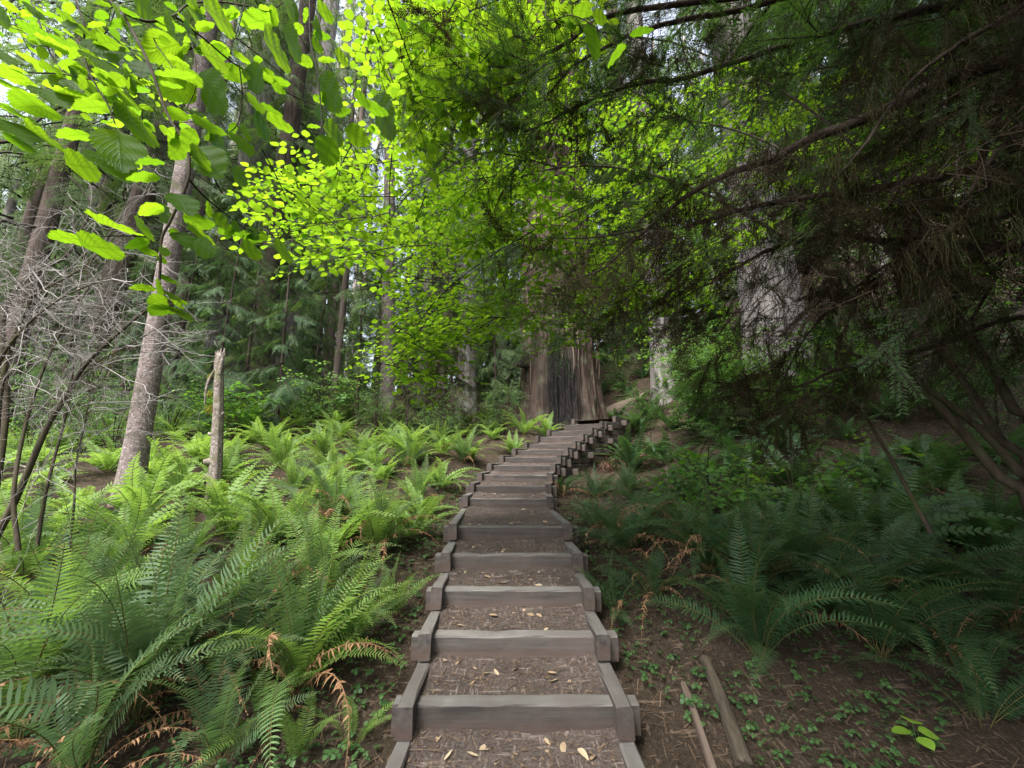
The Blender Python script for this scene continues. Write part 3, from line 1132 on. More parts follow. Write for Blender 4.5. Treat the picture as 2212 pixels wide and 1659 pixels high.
log('fallen_log', D(1290, 905, 12.3), D(1560, 800, 12.5), .25, .23, 'weathered fallen log lying on the slope between the burnt giant and the grey trunk', 'log')
p1, p2 = hit(1525, 1440), hit(1612, 1690)
log('fallen_branch', p1 + [0, 0, .03], p2 + [0, 0, .05], .030, .042, 'thick smooth fallen branch on the ground right of the lowest steps', 'branch', 'stem', 10, None)
p1, p2 = hit(1478, 1490), hit(1545, 1690)
log('fallen_branch', p1 + [0, 0, .02], p2 + [0, 0, .02], .020, .024, 'thinner paler fallen branch between the stairs and the thick branch', 'branch', 'log', 8, None)
p1, p2 = hit(215, 1600), hit(420, 1440)

# ------------------------------------------------------------------ ferns
def frond_geo(L, e0, e1, pairs=42, pl=.085, vee=.25, dead=False, seed=0, pw=.0085, twist=0.0):
    r = np.random.default_rng(seed)
    n = pairs
    s = np.linspace(0, 1, 40)
    el = np.radians(e0 + (e1 - e0) * s ** 1.25)
    xs = np.concatenate([[0], np.cumsum(np.cos(el))[:-1]]) / 40 * L
    zs = np.concatenate([[0], np.cumsum(np.sin(el))[:-1]]) / 40 * L
    ys = L * twist * s ** 2
    pts = np.stack([xs, ys, zs], -1)
    g = Geo()
    sel = np.linspace(0, 39, 14).astype(int)
    tube(g, pts[sel], np.linspace(.0034, .0008, 14) * L / .8, 4, .5, 1)
    t = np.linspace(.13, .995, n)
    C = np.stack([np.interp(t, s, pts[:, k]) for k in range(3)], -1)
    E = np.interp(t, s, el)
    T = np.stack([np.cos(E), 2 * twist * t, np.sin(E)], -1)
    T /= np.linalg.norm(T, axis=1, keepdims=True)
    Nn = np.stack([-np.sin(E), 0 * E, np.cos(E)], -1)
    W = np.cross(Nn, T)
    prof = np.minimum(1, .55 + (t - .13) * 2.6) * np.clip((1 - t) / .55, 0, 1) ** .72
    prof = np.maximum(prof, .05)
    for sd in (-1, 1):
        ln = pl * L / .8 * prof * r.uniform(.9, 1.08, n)
        fw = r.normal(.22, .07, n) + .45 * t ** 3
        up = r.normal(vee, .10, n)
        dr = W * sd * np.cos(fw)[:, None] + T * np.sin(fw)[:, None] + Nn * up[:, None]
        dr /= np.linalg.norm(dr, axis=1, keepdims=True)
        wv = T * (pw * L / .8 * (.45 + .55 * prof))[:, None]
        sagv = np.array([0, 0, -1.0])
        if dead:
            dr = dr + r.normal(0, .55, (n, 3)) + [0, 0, -.5]
            dr /= np.linalg.norm(dr, axis=1, keepdims=True)
            ln = ln * r.uniform(.3, .9, n)
            wv = wv * .6 + r.normal(0, .002, (n, 3))
        c0 = C
        c1 = C + dr * (ln * .30)[:, None]
        c2 = C + dr * (ln * .66)[:, None] + sagv * (ln * .05)[:, None]
        c3 = C + dr * ln[:, None] + sagv * (ln * (.16 if not dead else .5))[:, None] + T * (ln * .10)[:, None]
        V = np.stack([c0 - wv * .6, c0 + wv * .6, c1 - wv, c1 + wv, c2 - wv * .72, c2 + wv * .72, c3], 1)
        b = np.arange(n)[:, None] * 7
        q = np.concatenate([b + np.array([[0, 1, 3, 2]]), b + np.array([[2, 3, 5, 4]])])
        tr = b + np.array([[4, 5, 6]])
        tt = np.repeat(np.clip(.38 + .30 * t ** 2 + r.normal(0, .10, n), 0, 1), 7)
        g.add(V, [q if sd > 0 else q[:, ::-1], tr if sd > 0 else tr[:, ::-1]], tt, mi=0)
    return g


FR = []
for k, (e0, e1, vee, tw) in enumerate(((82, 35, .25, .05), (76, 8, .3, -.08), (70, -12, .25, .10), (60, -25, .2, -.05), (78, -30, .3, .12), (48, -18, .15, .0), (84, 55, .35, -.04), (66, -45, .3, -.12))):
    FR.append(frond_geo(.8, e0, e1, 40, .098, vee, False, k, .0056, tw).mesh('frond', [M['fern'], M['rachis']]))
FR_YOUNG = []
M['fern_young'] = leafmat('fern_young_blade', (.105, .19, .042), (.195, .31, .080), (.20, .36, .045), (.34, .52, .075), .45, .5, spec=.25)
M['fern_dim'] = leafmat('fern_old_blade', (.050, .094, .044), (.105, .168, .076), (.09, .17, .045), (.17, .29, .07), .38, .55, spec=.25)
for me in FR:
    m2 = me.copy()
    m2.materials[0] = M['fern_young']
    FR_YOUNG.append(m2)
M['fern_dark'] = leafmat('fern_painted_shade', (.026, .066, .028), (.058, .120, .044), (.05, .12, .025), (.10, .21, .035), .36, .5, spec=.35)  # blade green darkened to paint in the shade of the right bank
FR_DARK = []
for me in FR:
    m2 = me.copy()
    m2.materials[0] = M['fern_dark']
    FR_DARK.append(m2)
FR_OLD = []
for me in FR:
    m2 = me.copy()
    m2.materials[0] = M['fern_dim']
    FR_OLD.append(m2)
FR_DEAD = [frond_geo(.75, e0, e1, 34, .07, .0, True, 40 + k, .006, tw).mesh('dead_frond', [M['deadfern'], M['deadfern']]) for k, (e0, e1, tw) in enumerate(((74, -55, .1), (60, -70, -.1), (82, -70, .05)))]



def fern(base, L, n, label, group, style='mix', spread=1.0, dead=2, az0=None, lowc=0.0, inn=.78):
    L, n, dead = L * 1.14, int(n * 1.3), int(dead * 2.6)
    e = empty('sword_fern', tuple(np.array(base) - [0, 0, .02]), label, 'fern', group)
    for i in range(n):
        t = (i + .5) / n
        inner = rng.uniform() < inn
        pool = {'mix': FR, 'old': FR_OLD, 'young': FR_YOUNG, 'dark': FR_DARK}[style]
        if style == 'mix':
            pool = FR_YOUNG if inner and rng.uniform() < .55 else (FR if rng.uniform() < .6 else FR_OLD)
        k = int(rng.choice([0, 1, 2, 6, 4] if inner else [2, 3, 4, 5, 7, 1]))
        o = bpy.data.objects.new('frond', pool[k])
        COL.objects.link(o)
        o.parent = e
        az = (2 * math.pi * i * .382 + rng.normal(0, .25)) if az0 is None else rng.uniform(*az0)
        o.rotation_euler = (rng.normal(0, .25), rng.normal(.0, .16) + lowc - (.12 if inner else -.05) / spread, az)
        s = L / .8 * rng.uniform(.72, 1.12)
        o.scale = (s, s, s)
        o.location = (.03 * math.cos(az), .03 * math.sin(az), 0)
    for i in range(dead):
        o = bpy.data.objects.new('dead_frond', FR_DEAD[int(rng.integers(3))])
        COL.objects.link(o)
        o.parent = e
        o['label'] = 'withered brown frond hanging in the clump'
        o.rotation_euler = (rng.normal(0, .3), rng.normal(.1, .2), rng.uniform(0, 6.28))
        s = L / .8 * rng.uniform(.75, 1.15)
        o.scale = (s, s, s)
    return e


def stairdist(x, y):
    cx = np.interp(y, [s[1] for s in STEP], [s[0] for s in STEP])
    return x - cx


GL, GR = 'sword ferns on the sunlit left bank', 'sword ferns in the shade right of the stairs'
NEAR = [  # view coords of the foot (2212 wide), frond length, count, style, label, dead
    ((45, 1600), .95, 20, 'mix', 'biggest fern, spilling over the left edge near the bottom corner', 1),
    ((300, 1560), .95, 26, 'old', 'large dark fern with upright stalks filling the lower left', 3),
    ((480, 1500), .76, 20, 'old', 'fern with curled brown fronds in the middle of the near left bank', 6),
    ((640, 1500), .80, 20, 'mix', 'tall fern left of the second lowest step', 3),
    ((745, 1420), .62, 14, 'mix', 'fern leaning toward the curb beside the third step', 2),
    ((120, 1420), .80, 22, 'mix', 'bluish green fern at the left edge above the biggest one', 1),
    ((310, 1360), .62, 20, 'old', 'fern behind the large dark one, under the spruce', 3),
    ((520, 1330), .64, 20, 'mix', 'yellowish fern in the centre of the left bank', 3),
    ((680, 1290), .70, 16, 'mix', 'upright pale fern halfway between snag and stairs', 4),
    ((815, 1200), .75, 22, 'mix', 'round arching fern beside the fourth step', 3),
    ((845, 1335), .45, 7, 'young', 'small bright fern with two long fronds by the curb', 0),
    ((760, 1610), .30, 6, 'young', 'little light green fern at the bottom by the lowest curb', 0),
    ((640, 1640), .32, 6, 'young', 'little fern with toothed pale fronds at the bottom edge', 0),
    ((560, 1580), .36, 7, 'young', 'small fresh fern in front of the dark upright one', 1),
    ((210, 1250), .50, 16, 'mix', 'fern at the foot of the spruce, left side', 2),
    ((400, 1215), .48, 18, 'mix', 'yellow green fern between spruce and snag', 2),
    ((570, 1190), .50, 18, 'mix', 'fern just right of the foot of the snag', 3),
    ((50, 1260), .85, 18, 'mix', 'pale fern under the dead twigs at the left edge', 1),
    ((720, 1130), .70, 20, 'mix', 'fern with rusty fronds left of the landing', 4),
    ((900, 1090), .62, 18, 'mix', 'fern touching the curbs beside the landing', 2),
    ((640, 1080), .70, 20, 'mix', 'yellow green fern behind the snag', 2),
    ((1000, 1000), .66, 20, 'mix', 'bright fern at the top left of the fern bank by the winding steps', 2),
    ((880, 1010), .66, 20, 'mix', 'bright tall fern left of the winding steps', 2),
    ((770, 1030), .66, 18, 'mix', 'light fern in the bank below the leaning fir', 2),
    ((470, 1650), .55, 9, 'old', 'flattened faded fern on the ground at the bottom left', 2),
    ((170, 1680), .75, 10, 'old', 'low spreading fern in the bottom left corner', 2),
]
for (xy, L, n, st, lab, dd) in NEAR:
    fern(hit(*xy), L, n, lab, GL, st, dead=dd)
NEAR_R = [
    ((1352, 1195), .72, 24, 'old', 'full round fern beside the right curb near the landing', 3),
    ((1215, 1070), .55, 12, 'old', 'fern growing against the right curb of the winding steps', 3),
    ((1640, 1420), .80, 22, 'old', 'wide low fern in the dark, nearest on the right', 1),
    ((1790, 1330), .75, 18, 'old', 'fern right behind the nearest dark fern', 1),
    ((1530, 1230), .75, 20, 'old', 'dim fern between round fern and dark bush', 2),
    ((1690, 1180), .80, 20, 'old', 'arching fern in shade under the hanging twigs', 1),
    ((1450, 1080), .62, 18, 'old', 'pale fern on the needle heap below the crib timbers', 2),
    ((1850, 1190), .80, 18, 'old', 'bluish fern under the leaning stems', 1),
    ((2010, 1290), .80, 18, 'old', 'fern at the foot of the leaning stems', 1),
    ((2150, 1180), .85, 16, 'old', 'fern at the right edge under the leaning stems', 1),
    ((1410, 1290), .50, 10, 'old', 'small drooping fern below the round one', 3),
    ((1590, 1100), .65, 18, 'old', 'fern behind the arching shaded fern', 1),
    ((1760, 1080), .7, 16, 'old', 'fern on the dark slope behind the low leafy bush', 1),
    ((1950, 1080), .75, 16, 'old', 'fern half way up the dark slope between leaning stems', 1),
    ((2120, 1560), .6, 7, 'old', 'single stalked fern at the bottom right corner', 0),
    ((1500, 1010), .6, 14, 'old', 'fern beside the end of the crib timbers', 1),
    ((1285, 1140), .5, 12, 'old', 'small fern between the landing curb and the round fern', 2),
    ((1290, 1075), .5, 12, 'old', 'small fern on the bare slope right of the winding steps', 2),
    ((1360, 1060), .55, 14, 'old', 'fern on the slope just below the needle heap', 2),
    ((1900, 1420), .75, 16, 'old', 'fern right of the nearest dark fern, half lost in shade', 1),
    ((2060, 1440), .70, 14, 'old', 'fern at the lower right below the leaning stems', 1),
    ((1620, 1270), .75, 18, 'old', 'fern between the nearest dark fern and the broad leaved bush', 1),
    ((1730, 1250), .75, 18, 'old', 'fern in the thick of the dark fern patch', 1),
    ((1890, 1290), .75, 16, 'old', 'fern behind the thin bent stem on the right', 1),
    ((2190, 1370), .8, 14, 'old', 'fern touching the right edge above the corner', 1),
    ((1480, 1180), .7, 16, 'old', 'fern behind the round fern near the landing', 2),
    ((1400, 1120), .6, 14, 'old', 'fern between the round fern and the needle heap', 2),
    ((1330, 1330), .42, 8, 'old', 'tiny fern by the curb of the third step on the right', 1),
]
for (xy, L, n, st, lab, dd) in NEAR_R:
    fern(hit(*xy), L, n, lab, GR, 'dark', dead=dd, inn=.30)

# far ferns: one mesh each, copied
far_protos = []
for k in range(4):
    g = Geo()
    for i in range(16):
        e0, e1 = [(80, 10), (72, -15), (60, -25), (50, -30)][i % 4]
        V, fl, T, U = frond_geo(.8, e0, e1, 22, .085, .25, False, 100 + k * 20 + i, .016, rng.normal(0, .08)).proto()
        Mx = frames(np.array([i * 2.4]), np.array([rng.normal(0, .12)]), np.array([rng.normal(0, .2)]), np.array([rng.uniform(.7, 1.1)]))
        g.scatter((V, fl, T, U), Mx, [[0, 0, 0]], [rng.normal(.1, .12)])
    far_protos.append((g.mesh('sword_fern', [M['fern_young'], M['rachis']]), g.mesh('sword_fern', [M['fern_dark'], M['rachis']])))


def far_ferns(pts, label, group, dim, s=(.75, 1.1)):
    for (x, y) in pts:
        o = bpy.data.objects.new('sword_fern', far_protos[int(rng.integers(4))][dim])
        COL.objects.link(o)
        o.location = (x, y, float(ground(x, y)) - .02)
        o.rotation_euler = (rng.normal(0, .08), rng.normal(0, .08), rng.uniform(0, 6.28))
        k = rng.uniform(*s)
        o.scale = (k, k, k)
        tag(o, label, 'fern', group)


pts = []
tries = 0
while len(pts) < 112 and tries < 9000:
    tries += 1
    x, y = rng.uniform(-9.0, 1.2), 3.3 + 8.7 * rng.uniform() ** 1.3
    if stairdist(x, y) > -.85 or (x > -.5 and y > 9.5):
        continue
    if abs(x * F / (y * 1.0) + 298) < 14 and y < 4.6 or abs(x * F / y + 385) < 14 and y < 4.6:
        continue
    if any((x - a) ** 2 + (y - b) ** 2 < .30 for a, b in pts):
        continue
    pts.append((x, y))
far_ferns(pts, 'light green fern crowded in the far fern bank left of the winding steps', 'ferns in the far left bank', 0, (.78, 1.2))
pts = []
tries = 0
while len(pts) < 118 and tries < 12000:
    tries += 1
    x, y = rng.uniform(2.3, 9.5), rng.uniform(3.6, 17)
    if stairdist(x, y) < 1.1 or ((x - 1.5) ** 2 + (y - 11.2) ** 2 < 3.2):
        continue
    if y > 9 and x < 3.1 and y < 11.6:
        continue
    if any((x - a) ** 2 + (y - b) ** 2 < .34 for a, b in pts):
        continue
    pts.append((x, y))
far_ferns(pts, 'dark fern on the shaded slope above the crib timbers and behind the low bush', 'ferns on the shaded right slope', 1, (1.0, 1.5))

# ------------------------------------------------------------------ shrubs
def shrub(name, base, h, rad, nst, ntw, twigs, mat, label, cat='shrub', group=None, lo=.15, sc=(.8, 1.3), squash=1.0):
    e = empty(name, tuple(base), label, cat, group)
    g, f = Geo(), Geo()
    tips = []
    for i in range(nst):
        a = rng.uniform(0, 6.28)
        r = rad * rng.uniform(.2, 1)
        top = np.array([r * math.cos(a), r * math.sin(a), h * rng.uniform(.55, 1.0)])
        mid = top * [.35, .35, .55] + rng.normal(0, .05, 3)
        p = smooth([(0, 0, -.05), mid, top], 10)
        tube(g, p, np.linspace(.012, .003, 10), 4, rng.uniform(0, 1))
        tips.append(p)
    tips = np.array(tips)
    ii = rng.integers(nst, size=ntw)
    jj = rng.integers(int(10 * lo) + 1, 10, size=ntw)
    ts = tips[ii, jj] + rng.normal(0, rad * .16, (ntw, 3)) * [1, 1, squash]
    az = np.arctan2(ts[:, 1], ts[:, 0]) + rng.normal(0, .9, ntw)
    Ms = frames(az, rng.normal(.0, .25, ntw), rng.normal(0, .25, ntw), rng.uniform(sc[0], sc[1], ntw))
    w = rng.integers(len(twigs), size=ntw)
    tt = rng.normal(0, .15, ntw)
    for k, p in enumerate(twigs):
        f.scatter(p, Ms[w == k], ts[w == k], tt[w == k])
    link('stems', g.mesh('stems', M['deadtwig']), e)
    link('foliage', f.mesh('foliage', [M[mat], M['twig']]), e)
    return e


GS = 'leafy shrubs behind the ferns'
SHR = [
    (at(648, 11.2, 0), 1.0, .8, 10, 220, HUCK_TW, 'huck', 'low fine leaved bush right of the end of the crib timbers'),
    (at(622, 13.6, 0), 1.6, 1.0, 12, 260, HUCK_TW, 'huck', 'fine leaved bush on the slope above the fallen log'),
    (at(140, 10.5, 0), 2.4, 1.2, 14, 300, HUCK_TW, 'huck', 'tall green thicket behind the spruce trunk'),
    (at(190, 11.5, 0), 2.2, 1.2, 14, 300, HUCK_TW, 'huck', 'light green thicket behind the snag'),
    (at(258, 12.0, 0), 2.4, 1.3, 14, 300, HUCK_TW, 'huck', 'green thicket at the foot of the dark shaded trunk'),
    (at(318, 9.6, 0), 1.5, 1.0, 12, 260, MAPLE_TW, 'maplelight', 'lobed leaf bush at the foot of the thin brown trunk'),
    (at(362, 14.5, 0), 3.0, 1.5, 14, 340, HUCK_TW, 'huck', 'sunny bush in the gap between thin trunk and leaning fir'),
    (at(405, 12.5, 0), 2.6, 1.3, 14, 320, HUCK_TW, 'huck', 'tall green bush right of the leaning fir'),
    (at(440, 9.0, 0), 1.2, .9, 12, 240, HUCK_TW, 'huck', 'dim low bush left of the grey trunk by the giant'),
    (at(505, 9.7, 0), 1.3, .7, 10, 200, HUCK_TW, 'huck', 'dark bush tucked against the left foot of the burnt giant'),
    (at(25, 9.0, 0), 2.0, 1.2, 12, 280, HUCK_TW, 'huck', 'green thicket far left behind the dead stems'),
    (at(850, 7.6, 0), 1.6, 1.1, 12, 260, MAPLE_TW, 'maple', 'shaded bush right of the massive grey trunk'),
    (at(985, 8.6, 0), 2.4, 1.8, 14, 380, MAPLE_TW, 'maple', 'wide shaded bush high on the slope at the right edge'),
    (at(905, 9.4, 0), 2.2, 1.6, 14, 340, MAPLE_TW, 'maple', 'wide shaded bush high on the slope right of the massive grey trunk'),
    (at(930, 6.6, 0), 1.5, 1.1, 12, 240, HUCK_TW, 'huck', 'shaded small leaved bush on the right slope'),
    (at(1000, 5.6, 0), 1.4, 1.0, 12, 220, HUCK_TW, 'huck', 'dark small leaved bush at the right edge of the slope'),
    (at(720, 11.5, 0), 1.8, 1.2, 12, 260, MAPLE_TW, 'maple', 'bush on the slope between the two grey trunks right of the giant'),
    (at(75, 7.2, 0), 2.1, 1.0, 12, 320, HUCK_TW, 'huck', 'bright huckleberry shrub left of the spruce'),
    (at(115, 6.6, 0), 1.2, .7, 10, 220, HUCK_TW, 'huck', 'fine leaved low shrub hugging the foot of the spruce'),
    (at(35, 6.4, 0), 1.5, .8, 10, 220, HUCK_TW, 'huck', 'green shrub behind the dead stems at the left edge'),
    (at(168, 8.0, 0), 1.5, .8, 10, 240, HUCK_TW, 'huck', 'green shrub between spruce and snag'),
    (at(230, 8.0, 0), 1.3, .7, 10, 260, MAPLE_TW, 'maple', 'lobed leaf bush right of the snag in front of the dark hemlocks'),
    (at(290, 10.5, 0), 1.4, 1.0, 12, 300, HUCK_TW, 'huck', 'green thicket under the pale far trunks'),
    (at(345, 11.5, 0), 1.8, 1.1, 12, 320, HUCK_TW, 'huck', 'sunny green thicket behind the thin brown trunk'),
    (at(375, 9.2, 0), 1.2, .8, 10, 240, HUCK_TW, 'huck', 'green shrub at the foot of the leaning fir'),
    (at(420, 8.8, 0), .9, .7, 10, 220, HUCK_TW, 'huck', 'low brownish green shrub above the fern bank'),
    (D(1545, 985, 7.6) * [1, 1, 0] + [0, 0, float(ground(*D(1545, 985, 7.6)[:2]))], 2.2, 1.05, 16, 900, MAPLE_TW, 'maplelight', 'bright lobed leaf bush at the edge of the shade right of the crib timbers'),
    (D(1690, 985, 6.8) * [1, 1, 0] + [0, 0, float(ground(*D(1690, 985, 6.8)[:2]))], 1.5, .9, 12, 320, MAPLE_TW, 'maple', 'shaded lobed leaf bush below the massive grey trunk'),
    (np.array([2.2, 4.35, float(ground(2.2, 4.35))]), .8, .75, 9, 80, MAPLE_TW, 'maple', 'low dark bush with broad leaf plates right of the landing'),
    (np.array([2.9, 4.1, float(ground(2.9, 4.1))]), .9, .75, 8, 70, MAPLE_TW, 'maple', 'broad leaved dark bush under the leaning stems'),
]
for (b, h, r, ns, nt_, tw, mt, lab) in SHR:
    shrub('shrub', b, h, r, ns, nt_, tw, mt, lab, 'shrub', GS)

# ------------------------------------------------------------------ the near hazel over the camera, upper left
Z1 = .3768 * .4096            # factor of the first close-up (x 0.., y 0..) to the 1024 frame


def zp(x, y, Y):
    return P(x * Z1, y * Z1, Y)


hz = empty('hazel_tree', (-1.6, -.35, float(ground(-1.6, -.35))), 'hazel reaching in from upper left with large translucent green leaves close to the camera', 'tree')
hb = np.array(hz.location)
g = Geo()
stem_top = zp(700, -260, .85)
tube(g, smooth([(0, 0, -.1), (.05, .05, 1.2), (.35, .3, 2.3), stem_top - hb], 20), np.linspace(.045, .012, 20), 8, .4)
link('stem', g.mesh('stem', M['stem']), hz)
BR = {
    'A': ([(700, -260, .85), (720, 0, .84), (790, 80, .83), (960, 400, .80), (1080, 730, .80), (1170, 880, .80), (1215, 960, .80), (1220, 1160, .80), (1110, 1420, .80), (1050, 1540, .80), (1040, 1700, .80), (1040, 1860, .80), (1110, 1980, .80)], .0042),
    'B': ([(790, 80, .83), (960, 140, .86), (1130, 100, .9), (1220, 30, .94), (1400, 10, 1.0), (1600, 40, 1.08), (1750, 70, 1.12), (1870, -20, 1.15)], .0036),
    'C': ([(1130, 100, .9), (1320, 250, .95), (1500, 400, 1.02), (1680, 510, 1.1), (1900, 620, 1.2), (2070, 700, 1.25), (2230, 860, 1.3)], .003),
    'D': ([(480, -120, .9), (490, 0, .88), (540, 150, .86), (555, 400, .83), (620, 550, .81), (700, 680, .80), (745, 800, .80)], .003),
    'E': ([(190, -120, 1.0), (200, 0, .98), (230, 70, .96), (320, 330, .92), (400, 460, .90), (450, 560, .89)], .003),
    'F': ([(-150, 420, .95), (0, 440, .92), (190, 470, .9), (400, 480, .87), (600, 520, .82)], .0026),
    'G': ([(2010, -60, 1.15), (2010, 250, 1.15), (2060, 500, 1.15), (2090, 820, 1.16)], .004),
    'H': ([(1220, 1160, .80), (1300, 1250, .86), (1380, 1320, .92), (1520, 1430, 1.0), (1640, 1500, 1.05), (1830, 1530, 1.12)], .0026),
    'I': ([(1550, 420, 1.04), (1570, 620, 1.05), (1540, 800, 1.05), (1470, 870, 1.05)], .0022),
    'J': ([(1050, 1540, .80), (900, 1530, .78), (700, 1530, .76), (560, 1540, .75)], .0018),
    'K': ([(745, 60, .84), (700, 190, .84), (600, 280, .84)], .0018),
    'L': ([(960, 450, .8), (820, 480, .8), (720, 530, .8)], .0018),
    'M': ([(960, 160, .86), (1010, 280, .86), (1080, 380, .85), (1160, 500, .84)], .0018),
    'N': ([(1210, 180, .92), (1260, 350, .90), (1270, 560, .88), (1210, 700, .86)], .0018),
    'O': ([(1590, 0, 1.07), (1540, 200, 1.06), (1500, 300, 1.05)], .0018),
    'Q': ([(3580, -80, 1.1), (3540, 0, 1.08), (3550, 130, 1.05), (3700, 100, 1.0), (3850, 170, .98), (4000, 300, .98), (4080, 220, .98)], .0022),
}
bpts = []
for k, (pl, r) in BR.items():
    p = smooth([zp(*q) for q in pl], len(pl) * 6)
    g = Geo()
    tube(g, p - hb, np.linspace(r, r * .55, len(p)), 6, .35)
    link('branch', g.mesh('branch', M['stem' if k in 'AB' else 'twig']), hz)
    bpts.append(p)
bpts = np.concatenate(bpts)
LV = [  # base x, y, tip x, y, apparent width ratio (close-up coords)
    (325, 690, 92, 690, .66), (268, 570, 432, 705, .62), (400, 625, 690, 640, .36), (712, 690, 475, 700, .48), (765, 850, 790, 1120, .92), (435, 1060, 662, 1100, .78),
    (650, 990, 825, 1175, .6), (1042, 1150, 818, 1165, .42), (600, 872, 370, 875, .38), (0, 765, 172, 912, .5), (170, 825, 425, 975, .28), (1160, 280, 925, 360, .85),
    (1242, 560, 1028, 610, .8), (1290, 480, 1470, 725, .72), (1212, 735, 1060, 745, .62), (740, 735, 1035, 915, .5), (700, 660, 835, 695, .6), (1290, 945, 1420, 1145, .9),
    (1338, 880, 1505, 1045, .5), (1262, 838, 1195, 985, .75), (1205, 930, 1088, 1020, .75), (1262, 800, 1462, 850, .42), (1525, 870, 1615, 1015, .55), (1640, 770, 1765, 885, .62),
    (1730, 770, 1905, 835, .5), (1600, 470, 1448, 500, .8), (1600, 450, 1725, 580, .8), (1715, 255, 1885, 425, .5), (1835, 195, 1955, 375, .55), (1315, 340, 1485, 425, .6),
    (1325, 35, 1525, 200, .55), (1765, 120, 1555, 160, .6), (1215, 40, 1345, 130, .7), (860, -20, 1000, 105, .8), (1000, 155, 1205, 195, .5), (200, 225, 445, 255, .45),
    (270, 280, 505, 335, .38), (530, 425, 375, 425, .55), (190, 400, 352, 425, .4), (205, 520, -10, 480, .6), (455, 190, 605, 230, .6), (625, 250, 735, 385, .8),
    (608, 365, 752, 495, .42), (470, 520, 642, 600, .6), (660, 535, 905, 660, .38), (2150, 895, 2095, 1075, .82), (2060, 510, 2215, 710, .7), (2100, 820, 2235, 930, .7),
    (1198, 1440, 1392, 1440, .62), (1368, 1390, 1500, 1490, .65), (1150, 1500, 1255, 1605, .65), (1218, 1480, 1395, 1570, .38), (1250, 1570, 1395, 1650, .85), (1055, 1330, 895, 1385, .55),
    (1015, 1360, 1122, 1420, .8), (1150, 1255, 1235, 1400, .8), (1062, 1045, 878, 1050, .28), (888, 1465, 990, 1510, .6), (640, 1445, 890, 1505, .25), (560, 1555, 325, 1530, .42),
    (530, 1590, 800, 1620, .62), (972, 1560, 808, 1610, .55), (880, 1605, 1030, 1640, .5), (1558, 1600, 1705, 1650, .7), (1640, 1510, 1560, 1540, .7), (1780, 1590, 1910, 1680, .5),
    (1012, 1870, 838, 1866, .38), (1030, 1800, 1152, 1830, .4), (1090, 1930, 958, 1965, .75), (1112, 1985, 980, 2040, .6), (1068, 1885, 1150, 1960, .35), (1108, 1985, 1240, 2075, .28),
    (1018, 1660, 1082, 1710, .75), (3851, 165, 3851, 385, .52), (3711, 65, 3842, 80, .58), (3840, 100, 3935, 130, .7), (4078, 230, 4235, 195, .38), (3940, 405, 4045, 300, .35),
    (0, 330, 65, 420, .7), (-40, 80, 70, 150, .8), (120, 60, 10, 20, .6), (30, 560, 190, 590, .3), (-20, 690, 250, 800, .18), (40, 900, 235, 960, .5),
    (900, 680, 1000, 720, .5), (1100, 500, 1260, 480, .4), (1070, 380, 1230, 420, .5), (1500, 1100, 1610, 1200, .7), (1440, 860, 1320, 900, .5), (1610, 650, 1720, 700, .6),
    (1700, 700, 1830, 740, .4), (1520, 360, 1620, 400, .5), (1640, 390, 1700, 385, .7), (1880, 60, 1940, 120, .8), (2020, 150, 2090, 250, .6), (2060, 60, 2170, 110, .7),
    (1450, 130, 1540, 60, .5), (1150, 60, 1060, 20, .6), (660, 600, 760, 580, .6), (285, 90, 390, 110, .4), (130, 110, 250, 130, .4), (1560, 830, 1640, 900, .5),
    (2170, 330, 2260, 420, .6), (2010, 270, 2095, 330, .7), (2300, 620, 2410, 680, .6), (2235, 840, 2400, 930, .8), (2420, 640, 2560, 900, .6), (2360, 690, 2520, 720, .5),
]
for _ in range(120):                   # more leaves along the twigs
    k_ = rng.choice(list('AABBBCCCCDDEEFGGHHHIKLMNO'))
    pl_ = BR[k_][0]
    j_ = int(rng.integers(len(pl_) - 1))
    t_ = rng.uniform(0, 1)
    bx_, by_ = (pl_[j_][q] * (1 - t_) + pl_[j_ + 1][q] * t_ for q in (0, 1))
    a_ = rng.uniform(-.5, 3.6)
    l_ = rng.uniform(60, 135)
    o_ = rng.uniform(10, 60)
    LV.append((bx_ + o_ * math.cos(a_), by_ + o_ * math.sin(a_) * .8, bx_ + (o_ + l_) * math.cos(a_), by_ + (o_ + l_) * math.sin(a_) * .8, rng.uniform(.3, .85)))
gl = Geo()
gp = Geo()
for n_, (bx, by, tx, ty, w) in enumerate(LV):
    b0 = zp(bx, by, .9)
    # depth of the closest branch on the image
    bd = bpts / np.linalg.norm(bpts, axis=1, keepdims=True)
    j = int(np.argmax(bd @ (b0 / np.linalg.norm(b0))))
    Y = bpts[j][1] + rng.normal(0, .02)
    A, B = zp(bx, by, Y), zp(tx, ty, Y + rng.normal(0, .012))
    ax = B - A
    L = np.linalg.norm(ax)
    ax /= L
    view = (A + B) / 2
    view /= np.linalg.norm(view)
    side = np.cross(view, ax)
    side /= np.linalg.norm(side)
    nn = np.cross(ax, side)
    tilt = math.acos(min(1, w / .88)) * (1 if rng.uniform() < .75 else -1)
    up = nn if nn[2] > 0 else -nn
    side = np.cross(up, ax)
    cand = [side * math.cos(q) + up * math.sin(q) for q in (abs(tilt), -abs(tilt))]
    s2 = max(cand, key=lambda v: abs(np.cross(ax, v)[2]))
    n2_ = np.cross(ax, s2)
    if n2_[2] < 0:
        s2, n2_ = -s2, -n2_
    Mx = np.stack([ax, s2, n2_], 1)[None] * L
    gl.scatter(LEAF_HI[n_ % 3], Mx, [A - hb], [rng.normal(-.05, .3)])
    tgt = bpts[j]
    if np.linalg.norm(tgt - A) < .09:
        tube(gl, np.array([tgt, (tgt + A) / 2 + [0, 0, .004], A + ax * .002]) - hb, .0008, 4, .5, 1)
